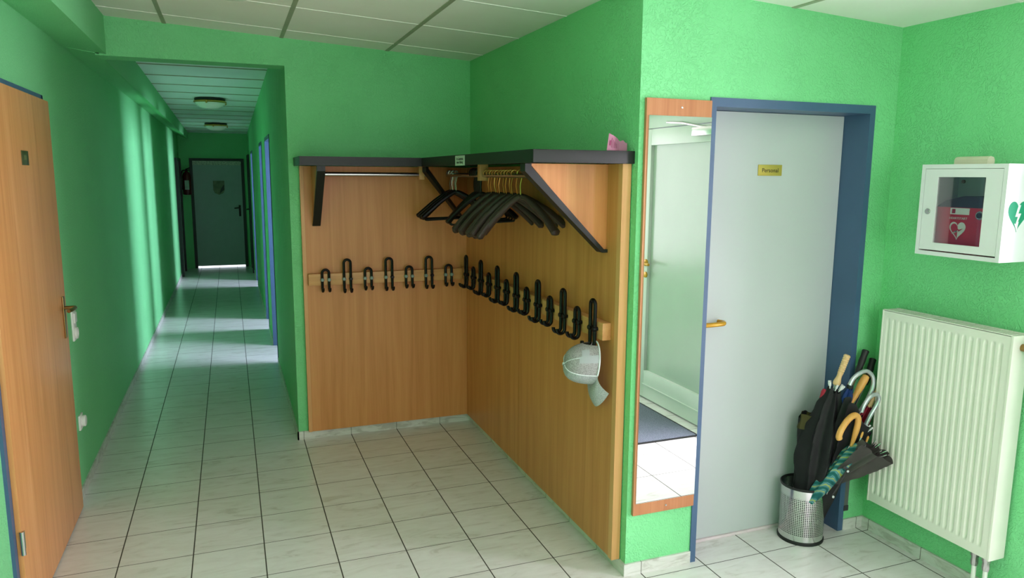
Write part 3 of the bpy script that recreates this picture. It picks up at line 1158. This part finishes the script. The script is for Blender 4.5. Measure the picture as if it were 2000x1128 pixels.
# mesh sides leave a half round hole over the strap at the back
def side(s):
    m = MB()
    p0, p1 = FP, PI
    def fn(u, v):
        phi = p0 + (p1 - p0) * u
        t0 = 0.0
        hole = max(0., (phi - (PI - .42)) / .42)
        t0 = .30 * math.sqrt(max(0., 1 - (1 - hole) ** 2)) if hole > 0 else 0.
        return capp(s * phi, t0 + (1 - t0) * v * .999)
    return m.surf(fn, 18, 12)
for s in (1, -1):
    side(s).thicken(.0012).build('mesh_panel', CAPMESH, t)
m = MB()
for s in (1, -1):
    m.tube([capp(s * FP, q / 10 * .98, 1.01) for q in range(11)], .0022, 6)
    m.tube([capp(s * 2.10, q / 10 * .98, 1.008) for q in range(4, 11)], .0018, 6)
m.tube([capp(FP + (2 * PI - 2 * FP) * q / 30, .01, 1.01) for q in range(31)], .0035, 6)
m.build('binding_tape', CAPWHITE, t)
m = MB().surf(lambda u, v: capp(-1.80 - .36 * u, .03 + .42 * v, 1.025), 8, 9).surf(lambda u, v: capp(-2.16 - .34 * u, .22 + .17 * v, 1.025), 6, 5)
m.thicken(.001).build('white_patch', CAPWHITE, t)
MB().lathe([(0, 0), (.007, .001), (.006, .005), (0, .007)], capp(0, 1.0) + Vector((-.002, 0, 0)), 12).build('button', HEATHER, t)
def brim(u, v):
    phi = -1.15 + 2.3 * u
    e = capp(phi, .0)
    reach = .098 * (math.cos(phi * .93) ** .42 if abs(phi * .93) < PI / 2 else 0)
    return e + ca * (reach * v) + cc_ * (-.058 * v * v + .048 * (math.cos(phi) - .45) * v)
MB().surf(brim, 22, 8).thicken(.0025).build('brim', HEATHER, t)

# ------------------------------------------------------------------ mirror on the pier
t = thing('wall_mirror', 'tall narrow mirror on a reddish wooden board beside the staff door', 'mirror', (1.3, YM, .27))
MB().box(1.146, 1.4465, YM - .017, YM - .0005, .272, 1.984, .002).build('backing_board', MIRWOOD, t)
MB().box(1.156, 1.4450, YM - .0205, YM - .017, .326, 1.918).build('mirror_glass', MIRROR, t)
for z in (1.952, .298):
    MB().lathe([(.0, 0), (.005, 0), (.004, -.0022), (.0, -.003)], (1.305, YM - .017, z), 12, 'y').build('screw', STEEL, t)

# ------------------------------------------------------------------ entrance beside the radiator wall (seen in the mirror)
d = sempty('door_9', (2.57, -3.75, 0))
ED = 2.575
m = MB()
for y0, y1 in ((-2.92, -2.86), (-3.33, -3.27), (-4.45, -4.33)):
    m.box(ED - .035, ED + .035, y0, y1, 0, 2.14)
m.box(ED - .035, ED + .035, -4.33, -3.33, 2.03, 2.14)
m.box(ED - .035, ED + .035, -3.27, -2.92, 2.05, 2.14)
m.box(ED - .035, ED + .035, -3.27, -2.92, 0, .12)
struct('door_frame', m, UPVC, d)
struct('side_pane', MB().box(ED - .005, ED + .005, -3.27, -2.92, .12, 2.05), GLASS, d)
m = MB()
y0, y1, z0, z1 = -4.318, -3.342, .012, 2.022
s = .115
m.box(ED - .055, ED + .02, y0, y0 + s, z0, z1, .004)
m.box(ED - .055, ED + .02, y1 - s, y1, z0, z1, .004)
m.box(ED - .055, ED + .02, y0 + s, y1 - s, z1 - s, z1, .004)
m.box(ED - .055, ED + .02, y0 + s, y1 - s, z0, z0 + .21, .004)
m.box(ED - .062, ED - .055, y0 + s - .012, y1 - s + .012, z0 + .10, z0 + .105)
struct('door_leaf', m, UPVC, d)
struct('frosted_pane', MB().box(ED - .030, ED - .015, y0 + s, y1 - s, z0 + .21, z1 - s), PANE_FROST, d)
m = MB()
hy = -4.215
m.lathe([(.026, 0), (.026, -.010), (.02, -.014)], (ED - .055, hy, 1.045), 20, 'x')
m.tube([(ED - .06, hy, 1.045), (ED - .105, hy, 1.045)], .010, 12)
m.tube(spline([(ED - .103, hy - .006, 1.045), (ED - .108, hy + .03, 1.045), (ED - .104, hy + .11, 1.043)], 5), .0105, 12)
m.lathe([(.022, 0), (.022, -.010), (.012, -.012)], (ED - .055, hy, .955), 20, 'x')
struct('door_handle', m, AMBER, d)
m = MB()
m.box(ED - .115, ED - .055, -3.62, -3.40, 1.945, 2.000, .006)
m.tube([(ED - .10, -3.45, 1.99), (ED - .13, -3.70, 2.035), (ED - .09, -3.95, 2.055)], .009, 8)
struct('door_closer', m, STEEL, d)
t = thing('door_mat', 'grey ribbed doormat inside the entrance door seen in the mirror', 'doormat', (2.1, -3.8, 0))
MB().box(1.60, 2.42, -4.75, -3.36, .0005, .009, .003).build('pile', MATP, t)
m = MB()
m.box(1.585, 1.60, -4.765, -3.345, .0005, .006).box(2.42, 2.435, -4.765, -3.345, .0005, .006).box(1.60, 2.42, -3.36, -3.345, .0005, .006).box(1.60, 2.42, -4.765, -4.75, .0005, .006)
m.build('rubber_edge', RUBBER, t)

# ------------------------------------------------------------------ radiator
t = thing('radiator', 'white ribbed panel radiator on the wall under the first aid cabinet', 'radiator', (2.39, -2.39, .20))
rx, ra, rb, r0, r1 = 2.345, -2.095, -2.676, .200, 1.100
ng = 18
m = MB()
prof = []
n = ng * 12
ys0, ys1 = -2.112, -2.658
zs0, zs1 = .240, 1.066
def relief(y, z):
    if not (ys1 < y < ys0 and zs0 < z < zs1):
        return 0.
    u = (ys0 - y) / (ys0 - ys1) * ng
    f = u - math.floor(u)
    a = max(0., min(1., (f - .12) / .14)) * max(0., min(1., (.62 - f) / .14))
    end = min(1., (z - zs0) / .018, (zs1 - z) / .018)
    return .009 * a * max(0., end)
yv = [ra, ys0 + .002] + [ys0 + (ys1 - ys0) * i / n for i in range(n + 1)] + [ys1 - .002, rb]
zv = [r0, .235, .240, .246, .252, .259, .65, 1.047, 1.054, 1.060, 1.066, 1.071, r1]
g = [[m.bm.verts.new((rx + relief(a, z), a, z)) for a in yv] for z in zv]
for j in range(len(zv) - 1):
    for i in range(len(yv) - 1):
        m.bm.faces.new((g[j][i], g[j][i + 1], g[j + 1][i + 1], g[j + 1][i]))
m.build('front_panel', RADWHITE, t, angle=50)
MB().box(rx + .0125, rx + .018, rb, ra, r0, r1).box(rx + .070, rx + .080, rb, ra, r0 + .02, r1 - .02).build('rear_panel', RADWHITE, t)
for y0, y1 in ((rb - .010, rb + .002), (ra - .002, ra + .006)):
    MB().box(rx - .002, rx + .086, y0, y1, r0 - .004, r1 + .002, .003).build('side_cover', RADWHITE, t)
m = MB()
m.box(rx, rx + .006, rb, ra, r1 - .002, r1 + .004)
m.box(rx + .078, rx + .084, rb, ra, r1 - .002, r1 + .004)
for i in range(29):
    yy = ra - .012 - (ra - rb - .024) * i / 28
    m.box(rx + .006, rx + .078, yy - .0035, yy + .0035, r1 - .003, r1 + .003)
m.build('top_grille', RADWHITE, t)
m = MB()
m.lathe([(.0, 0), (.014, 0), (.014, -.02), (.02, -.022), (.022, -.05), (.018, -.062), (.0, -.062)], (rx + .05, rb - .010, 1.055), 18, 'y')
m.build('valve', BRONZE, t)
for px_ in (-2.598, -2.646):
    p = MB().tube([(rx + .045, px_, .0), (rx + .045, px_, .14)], .009, 12).build('pipe', WHITE, t)
    MB().lathe([(.0, .13), (.013, .13), (.015, .145), (.013, .165), (.017, .172), (.017, .192), (.012, .198), (.0, .198)], (rx + .045, px_, 0), 8).build('pipe_fitting', STEEL, p)
for z in (.88, .32):
    MB().box(rx + .084, X2 - .0005, -2.60, -2.56, z, z + .05).build('wall_bracket', RADWHITE, t)

# ------------------------------------------------------------------ defibrillator cabinet
AX, a0, a1, z0, z1 = 2.245, -2.310, -2.665, 1.379, 1.738
t = thing('defibrillator_cabinet', 'white wall cabinet with a window and a green heart on its side', 'first aid cabinet', (AX + .1, -2.49, z0))
m = MB()
w_ = .016
m.box(AX, X2 - .0005, a1, a1 + w_, z0, z1)
m.box(AX, X2 - .0005, a0 - w_, a0, z0, z1)
m.box(AX, X2 - .0005, a1 + w_, a0 - w_, z1 - w_, z1)
m.box(AX, X2 - .0005, a1 + w_, a0 - w_, z0, z0 + w_)
m.box(X2 - .008, X2 - .0005, a1 + w_, a0 - w_, z0 + w_, z1 - w_)
m.build('housing', AEDWHITE, t)
g_ = .0015
d0, d1, e0, e1 = a0 - w_ - g_, a1 + w_ + g_, z0 + w_ + g_ + .004, z1 - w_ - g_
wy0, wy1, wz0, wz1 = -2.385, -2.583, 1.430, 1.689
m = MB()
m.box(AX + .001, AX + .012, wy0, d0, e0, e1)
m.box(AX + .001, AX + .012, d1, wy1, e0, e1)
m.box(AX + .001, AX + .012, wy1, wy0, e0, wz0)
m.box(AX + .001, AX + .012, wy1, wy0, wz1, e1)
dr = m.build('door', AEDWHITE, t)
MB().box(AX + .004, AX + .007, wy1 - .0005, wy0 + .0005, wz0 - .0005, wz1 + .0005).build('window', GREYGLASS, dr)
m = MB().lathe([(.0, -.002), (.011, -.002), (.012, .0), (.012, .003), (.0, .003)], (AX - .001, -2.352, 1.553), 20, 'x')
m.box(AX - .006, AX - .003, -2.360, -2.344, 1.550, 1.556)
m.build('lock', STEEL, dr)
MB().lathe([(.0, -.001), (.007, -.001), (.007, .004), (.0, .004)], (AX + .002, -2.492, 1.672), 14, 'x').build('sensor', INK, dr)
# alarm horn on the roof
MB().prism([(0, 0), (.0, .018), (.006, .026), (.018, .030), (.034, .026), (.040, .016), (.040, 0)], lambda u, v, q: (AX + .045 + u, q, z1 + v), -2.548, -2.412).build('alarm', plain('beige_plastic', srgb(206, 202, 178), .5), t)


def heart(m, fn, t0, t1, k=1.0, clip=None):
    P = []
    for i in range(48):
        a = 2 * PI * i / 48
        x = 16 * math.sin(a) ** 3
        y = 13 * math.cos(a) - 5 * math.cos(2 * a) - 2 * math.cos(3 * a) - math.cos(4 * a)
        P.append((x / 17 * k, (y + 2) / 17 * k))
    if clip:
        P = [p for p in P if clip(p)]
    m.prism(P, fn, t0, t1)


hy, hzz = 2.318, 1.548
fn = lambda u, v, q: (hy + .055 * u, a1 - q, hzz + .066 * v)
m = MB()
heart(m, fn, .0002, .0010)
hs = m.build('heart_sign', HEARTGREEN, t)
bolt = [(.20, .62), (-.02, .62), (-.24, -.02), (.02, -.02), (-.14, -.42), (-.27, -.38), (.02, -.82), (.14, -.28), (.02, -.36), (.30, .16), (.02, .16)]
MB().prism(bolt, fn, .0010, .0016).build('lightning_arrow', SIGNWHITE, hs)

# red defibrillator case inside, a thing of its own
t = thing('defibrillator', 'red defibrillator case behind the cabinet window', 'defibrillator', (2.34, -2.48, z0 + w_))
bx0 = AX + .035
m = MB()
m.box(bx0, bx0 + .12, -2.630, -2.345, z0 + w_ + .001, 1.575, .014)
m.build('case', RED, t)
m = MB()
m.prism([(-2.360, 1.572), (-2.612, 1.572), (-2.600, 1.612), (-2.47, 1.616), (-2.40, 1.598)], lambda u, v, q: (q, u, v), bx0 + .004, bx0 + .11)
m.build('handle', plain('charcoal_plastic', srgb(42, 42, 52), .5), t)
fx = bx0 - .0006
MB().box(fx - .0006, fx + .002, -2.505, -2.425, 1.545, 1.570).build('name_plate', SIGNWHITE, t)
MB().box(fx - .0012, fx, -2.447, -2.433, 1.549, 1.566).build('plate_mark', DKRED, t)
lettering('HEARTSTART', .0125, (fx - .001, -2.462, 1.530), (0, -1, 0), (0, 0, 1), SIGNWHITE, t)
fn2 = lambda u, v, q: (fx - q, -2.462 - .036 * u, 1.482 + .041 * v)
m = MB()
heart(m, fn2, 0, .0010)
hh = m.build('heart_emblem', SIGNWHITE, t)
m = MB()
heart(m, fn2, .0010, .0015, .82, lambda p: p[0] < .06)
m.build('red_half', RED, hh)
m = MB()
m.prism([(-.62, -.30), (-.25, -.10), (-.30, -.28), (.02, .02), (.0, -.16), (.0, -.12), (-.2, -.02)], fn2, .0015, .002)
m.prism([(-.62, -.34), (-.18, -.02), (-.2, -.2), (.05, .02)], fn2, .0015, .002)
m.build('white_bolt', SIGNWHITE, hh)
MB().prism([(.70, .24), (.16, -.08), (.12, .10), (-.05, -.10), (.10, .22), (.20, .10)], fn2, .0015, .002).build('red_bolt', RED, hh)
m = MB().lathe([(.0, -.002), (.015, -.002), (.017, 0), (.017, .002), (.0, .002)], (fx - .001, -2.548, 1.545), 20, 'x')
m.build('status_window', STEEL, t)
MB().lathe([(.0, -.001), (.011, -.001), (.011, .0), (.0, .0)], (fx - .0035, -2.548, 1.545), 16, 'x').build('status_dot', INK, t)

# ------------------------------------------------------------------ umbrella bin
BX, BY = 2.082, -1.963
BR, BH = .100, .268
t = thing('umbrella_bin', 'round perforated chrome bin holding umbrellas beside the blue door frame', 'umbrella stand', (BX, BY, 0))
MB().lathe([(BR, .012), (BR, BH), (BR - .0015, BH), (BR - .0015, .012)], (BX, BY, 0), 72, closed=True).build('perforated_wall', PERF, t, angle=60)
MB().lathe([(.0, .0), (BR + .003, .0), (BR + .004, .006), (BR + .004, .012), (BR + .001, .016), (BR - .002, .013), (.0, .013)], (BX, BY, 0), 56).build('base_ring', RUBBER, t)
MB().lathe([(BR - .003, BH - .006), (BR + .003, BH - .006), (BR + .004, BH + .002), (BR, BH + .005), (BR - .003, BH + .002)], (BX, BY, 0), 56, closed=True).build('top_rim', RUBBER, t)


# ------------------------------------------------------------------ umbrellas
def frame_of(p0, p1):
    a = (Vector(p1) - Vector(p0))
    L = a.length
    a.normalize()
    s = Vector((0, 1, 0))
    u = (s - a * s.dot(a)).normalized()
    v = a.cross(u)
    return Vector(p0), a, u, v, L


def canopy(p0, p1, prof, folds=7, depth=.35, twist=1.2, seed=0, flat=1.0, skirt=.0, fdir=0., lean=None, nu=84, nv=26, sharp=1.0):
    """furled cloth round the axis p0->p1; prof: list of (t, radius)"""
    O, a, u, v, L = frame_of(p0, p1)
    rnd = random.Random(seed)
    ph = [rnd.uniform(0, 6.28) for _ in range(5)]
    def R(t):
        for (ta, ra_), (tb, rb_) in zip(prof[:-1], prof[1:]):
            if t <= tb:
                f = (t - ta) / max(1e-6, tb - ta)
                f = f * f * (3 - 2 * f)
                return ra_ + (rb_ - ra_) * f
        return prof[-1][1]
    def fn(s, t):
        th = 2 * PI * s
        w_ = folds * th + twist * t * 3 + .8 * math.sin(2 * th + ph[0]) + .35 * math.sin(3 * th + 5 * t + ph[3])
        fold = 1 - abs(math.sin(w_ / 2)) ** sharp * depth * min(1, .45 + t)
        r = R(t) * fold * (1 + .08 * math.sin(3 * th + 4 * t + ph[1]))
        tt = t + skirt * t * t * (math.cos(th - fdir)) + .02 * t * math.sin(w_)
        c, sn = r * math.cos(th), r * math.sin(th) * flat
        q = O + a * (L * tt) + u * c + v * sn
        if lean:
            q += Vector(lean) * (t * t)
        return q
    return MB().surf(fn, nu, nv, True)


def pt(p, q, f):
    return Vector(p) + (Vector(q) - Vector(p)) * f


def ribs(parent, top, axis, n, r, ln, mat, spread=.3, rr=.0035, seed=0):
    a = Vector(axis).normalized()
    u = a.orthogonal().normalized()
    v = a.cross(u)
    rnd = random.Random(seed)
    for k in range(n):
        th = 2 * PI * k / n + rnd.uniform(-.2, .2)
        dr = u * math.cos(th) + v * math.sin(th)
        p = Vector(top) + dr * r
        q = p + a * ln + dr * ln * spread
        MB().tube([p, pt(p, q, .35), pt(p, q, .5), q], [rr * .5, rr * .6, rr, rr], 8).build('rib_tip', mat, parent)


# A: large black umbrella, pale ribbed straight handle
tip, topc, hb, ht = (2.062, -1.985, .030), (2.166, -2.022, .728), (2.170, -2.024, .748), (2.203, -2.046, .893)
t = thing('umbrella', 'large black umbrella with a straight pale ribbed wooden handle', 'umbrella', tip, 'umbrellas in the bin')
cn = canopy(pt(tip, topc, .10), topc, [(0, .040), (.27, .070), (.45, .098), (.65, .094), (.85, .062), (1, .032)], 6, .34, 1.0, 3, flat=1.0, nu=110, nv=34)
cn.thicken(.0012).build('canopy', BLACKCL, t)
MB().tube([tip, hb], .005, 8).build('shaft', STEEL, t)
Hd = MB()
hp = [pt(hb, ht, f / 40) for f in range(41)]
R = []
for i in range(41):
    f = i / 40
    r = .0125 + .004 * math.exp(-((f - .10) / .09) ** 2) - .002 * math.exp(-((f - .32) / .1) ** 2) + .002 * f
    if f > .38 and f < .96:
        r += .0013 * math.sin(f * 95)
    R.append(r)
R[0] = .008
R[-1] = .011
Hd.tube(hp, R, 16).build('handle', LWOOD, t)
ribs(t, topc, Vector(ht) - Vector(hb), 8, .024, .030, SIGNWHITE, .35, .0048, 2)

# B: black umbrella spread to the front with an orange wooden hook
tip, topc = (2.085, -2.010, .035), (2.238, -2.100, .620)
t = thing('umbrella', 'black umbrella with an orange wooden crook handle in front of the bunch', 'umbrella', tip, 'umbrellas in the bin')
cn = canopy(pt(tip, topc, .16), topc, [(0, .026), (.3, .034), (.6, .044), (.85, .054), (1, .058)], 5, .34, .7, 11, flat=2.0, skirt=.13, fdir=1.45, nu=120, nv=30)
cn.thicken(.0012).build('canopy', BLACKCL, t)
MB().tube([tip, (2.155, -2.105, .42), (2.165, -2.136, .50)], .005, 8).build('shaft', STEEL, t)
hk = spline([(2.168, -2.140, .500), (2.176, -2.146, .545), (2.186, -2.150, .605), (2.180, -2.152, .637), (2.156, -2.152, .647), (2.122, -2.152, .628), (2.094, -2.150, .590), (2.082, -2.150, .560), (2.086, -2.150, .548)], 6)
n = len(hk)
MB().tube(hk, [.006 + .0075 * min(1, i / 9) for i in range(n)], 14).build('handle', OWOOD, t)

# C: teal patterned umbrella, wooden rib tips upward, in front
tip, topc = (2.052, -2.035, .215), (2.200, -2.150, .500)
t = thing('umbrella', 'teal patterned umbrella with wooden rib tips at the front of the bin', 'umbrella', tip, 'umbrellas in the bin')
canopy(tip, topc, [(0, .026), (.3, .038), (.62, .038), (.8, .042), (1, .030)], 5, .25, 1.6, 5, flat=.95).thicken(.001).build('canopy', TEAL, t)
MB().tube([(2.06, -1.985, .03), pt(tip, topc, .05), pt(tip, topc, .95)], .004, 8).build('shaft', STEEL, t)
for dx, dz in ((-.014, .012), (.020, -.012)):
    b0 = Vector(topc) + Vector((dx, -.008, dz - .02))
    b1 = b0 + Vector((.012, -.004, .052))
    MB().tube([b0 - Vector((.012, 0, .04)), b0, b1], .0035, 8).build('rib', CHROMEPL, t)
    MB().tube([b1, b1 + Vector((.004, -.002, .018)), b1 + Vector((.006, -.003, .026))], [.0045, .005, .003], 8).build('rib_tip', OWOOD, t)
st = [Vector((2.105, -2.115, .262)), Vector((2.122, -2.140, .330)), Vector((2.136, -2.156, .395)), Vector((2.120, -2.152, .412))]
bd = MB().tube(spline(st, 5), [(.0012, .006)] * 16, 8).build('closing_strap', BLACKCL, t)
for q in (st[0], st[2]):
    MB().lathe([(.0, -.004), (.005, -.004), (.006, 0), (.0, 0)], q + Vector((0, -.006, 0)), 12, 'y').build('snap_button', CAPWHITE, bd)

# D: loose dark grey umbrella spilling right
tip, topc = (2.120, -2.045, .290), (2.252, -2.205, .492)
t = thing('umbrella', 'dark grey loosely folded umbrella spilling right in front of the radiator', 'umbrella', (2.06, -1.98, .04), 'umbrellas in the bin')
cn = canopy(tip, topc, [(0, .016), (.25, .030), (.55, .042), (.8, .049), (1, .053)], 6, .42, .5, 21, flat=2.1, skirt=.05, fdir=4.6, nu=130, nv=32)
cn.thicken(.0012).build('canopy', GREYCL, t)
MB().tube([(2.085, -1.99, .04), tip, pt(tip, topc, .9)], .004, 8).build('shaft', STEEL, t)
ribs(t, pt(tip, topc, .98), Vector(topc) - Vector(tip), 6, .03, .03, STEEL, .25, .003, 6)

# E: blue umbrella with a silver hook
tip, topc = (2.098, -1.945, .030), (2.228, -2.050, .735)
t = thing('umbrella', 'blue umbrella with a short black top, behind the ribbed wooden handle', 'umbrella', tip, 'umbrellas in the bin')
canopy(pt(tip, topc, .42), topc, [(0, .018), (.3, .026), (.7, .030), (.9, .026), (1, .012)], 6, .25, 1.4, 8).thicken(.001).build('canopy', NAVY, t)
MB().tube([tip, pt(tip, topc, 1.01)], .004, 8).build('shaft', STEEL, t)
MB().lathe([(.0, 0), (.013, 0), (.015, .012), (.010, .028), (.0, .030)], pt(tip, topc, 1.0), 16).build('handle', RUBBER, t)


def crook(pts, r, mat, parent):
    pth = spline(pts, 6)
    MB().tube(pth, r, 14).build('handle', mat, parent)


# F: silver crook, behind
tip = (2.110, -1.955, .030)
t = thing('umbrella', 'black umbrella with the higher silver crook handle', 'umbrella', tip, 'umbrellas in the bin')
sh0 = (2.290, -2.060, .620)
MB().tube([tip, sh0], .005, 8).build('shaft', STEEL, t)
canopy(pt(tip, sh0, .45), pt(tip, sh0, .98), [(0, .016), (.4, .026), (.8, .030), (1, .020)], 6, .3, 1.2, 31).thicken(.001).build('canopy', BLACKCL, t)
crook([sh0, (2.318, -2.070, .680), (2.338, -2.075, .735), (2.334, -2.075, .785), (2.300, -2.072, .815), (2.260, -2.068, .808), (2.226, -2.064, .782), (2.212, -2.062, .755)], .0095, CHROMEPL, t)

# G: silver crook, front
tip = (2.120, -1.985, .030)
t = thing('umbrella', 'black umbrella with the lower silver crook handle, nearest the radiator', 'umbrella', tip, 'umbrellas in the bin')
sh0 = (2.292, -2.092, .560)
MB().tube([tip, sh0], .005, 8).build('shaft', STEEL, t)
canopy(pt(tip, sh0, .45), pt(tip, sh0, .97), [(0, .016), (.4, .026), (.8, .030), (1, .024)], 6, .3, 1.0, 33).thicken(.001).build('canopy', BLACKCL, t)
crook([sh0, (2.312, -2.098, .610), (2.338, -2.104, .660), (2.346, -2.108, .690), (2.330, -2.108, .712), (2.296, -2.106, .706), (2.266, -2.104, .672), (2.252, -2.102, .636)], .0095, CHROMEPL, t)
ribs(t, pt(tip, sh0, .97), Vector(sh0) - Vector(tip), 7, .020, .030, SIGNWHITE, .35, .0042, 9)

# H: tapered orange wooden handle with a red collar
tip, h0, h1 = (2.130, -1.940, .030), (2.242, -2.050, .660), (2.318, -2.055, .790)
t = thing('umbrella', 'umbrella with a tapered orange wooden grip inside the silver crooks', 'umbrella', tip, 'umbrellas in the bin')
MB().tube([tip, h0], .005, 8).build('shaft', STEEL, t)
MB().tube([pt(h0, h1, f) for f in (0, .12, .3, .36, .42, .6, .85, .97, 1)], [.007, .010, .0135, .0128, .0142, .0165, .0175, .015, .009], 16).build('handle', OWOOD, t)
MB().tube([pt(h0, h1, -.22), pt(h0, h1, -.02)], .011, 12).build('collar', DKRED, t)

# I, J: black rubber grips against the wall
for (tp, g0, g1, lab) in (((2.075, -1.930, .030), (2.298, -2.022, .795), (2.342, -2.018, .898), 'slim umbrella with a black rubber grip standing highest against the green wall'),
                          ((2.130, -1.905, .030), (2.352, -2.030, .760), (2.398, -2.010, .850), 'slim umbrella with a black rubber grip half hidden by the radiator')):
    t = thing('umbrella', lab, 'umbrella', tp, 'umbrellas in the bin')
    MB().tube([tp, g0], .005, 8).build('shaft', STEEL, t)
    MB().tube([pt(g0, g1, f) for f in (-.25, 0, .08, .3, .5, .75, .97, 1)], [.008, .012, .0145, .0135, .0155, .0142, .0160, .012], 14).build('handle', RUBBER, t)

# K: red umbrella with a small ribbed wooden handle
tip, topc = (2.140, -1.960, .030), (2.338, -2.066, .640)
t = thing('umbrella', 'red umbrella with a pale ribbed grip beside the radiator edge', 'umbrella', tip, 'umbrellas in the bin')
canopy(pt(tip, topc, .45), topc, [(0, .016), (.5, .030), (.85, .032), (1, .014)], 6, .28, 1.3, 41).thicken(.001).build('canopy', DKRED, t)
MB().tube([tip, topc], .005, 8).build('shaft', STEEL, t)
h1 = pt(tip, topc, 1.16)
MB().tube([pt(topc, h1, i / 20) for i in range(21)], [.0105 + .0012 * math.sin(i * 1.9) for i in range(21)], 14).build('handle', LWOOD, t)

# L: red case at the left, M: olive and black folded umbrella at the left
tip, topc = (2.030, -1.925, .030), (2.150, -1.985, .720)
t = thing('umbrella', 'red umbrella sleeve showing left of the large black umbrella', 'umbrella', tip, 'umbrellas in the bin')
MB().tube([pt(tip, topc, f) for f in (.40, .42, .985, 1)], [.012, .015, .015, .011], 14).build('sleeve', DKRED, t)
MB().tube([tip, pt(tip, topc, .42)], .005, 8).build('shaft', STEEL, t)
tip, topc = (2.045, -1.930, .030), (2.110, -1.935, .560)
t = thing('umbrella', 'short black and olive umbrella at the left of the bin', 'umbrella', tip, 'umbrellas in the bin')
canopy(pt(tip, topc, .40), topc, [(0, .018), (.5, .032), (.9, .044), (1, .046)], 4, .3, .6, 51, flat=1.2, skirt=.10, fdir=0).thicken(.001).build('canopy', BLACKCL, t)
canopy(pt(tip, topc, .93), pt(tip, topc, 1.06), [(0, .045), (1, .045)], 4, .3, .1, 51, flat=1.2, nv=6).thicken(.001).build('lining', OLIVE, t)
MB().tube([tip, topc], .005, 8).build('shaft', STEEL, t)

# webbing strap hanging beside the door frame
t = thing('webbing_strap', 'narrow grey strap hanging beside the blue door frame above the floor', 'strap', (2.322, YM - .004, .10))
MB().box(2.318, 2.342, YM - .006, YM - .003, .110, .40).build('strap', KHAKIG, t)
MB().box(2.316, 2.344, YM - .009, YM - .002, .098, .125, .002).build('strap_end', BLACKCL, t)
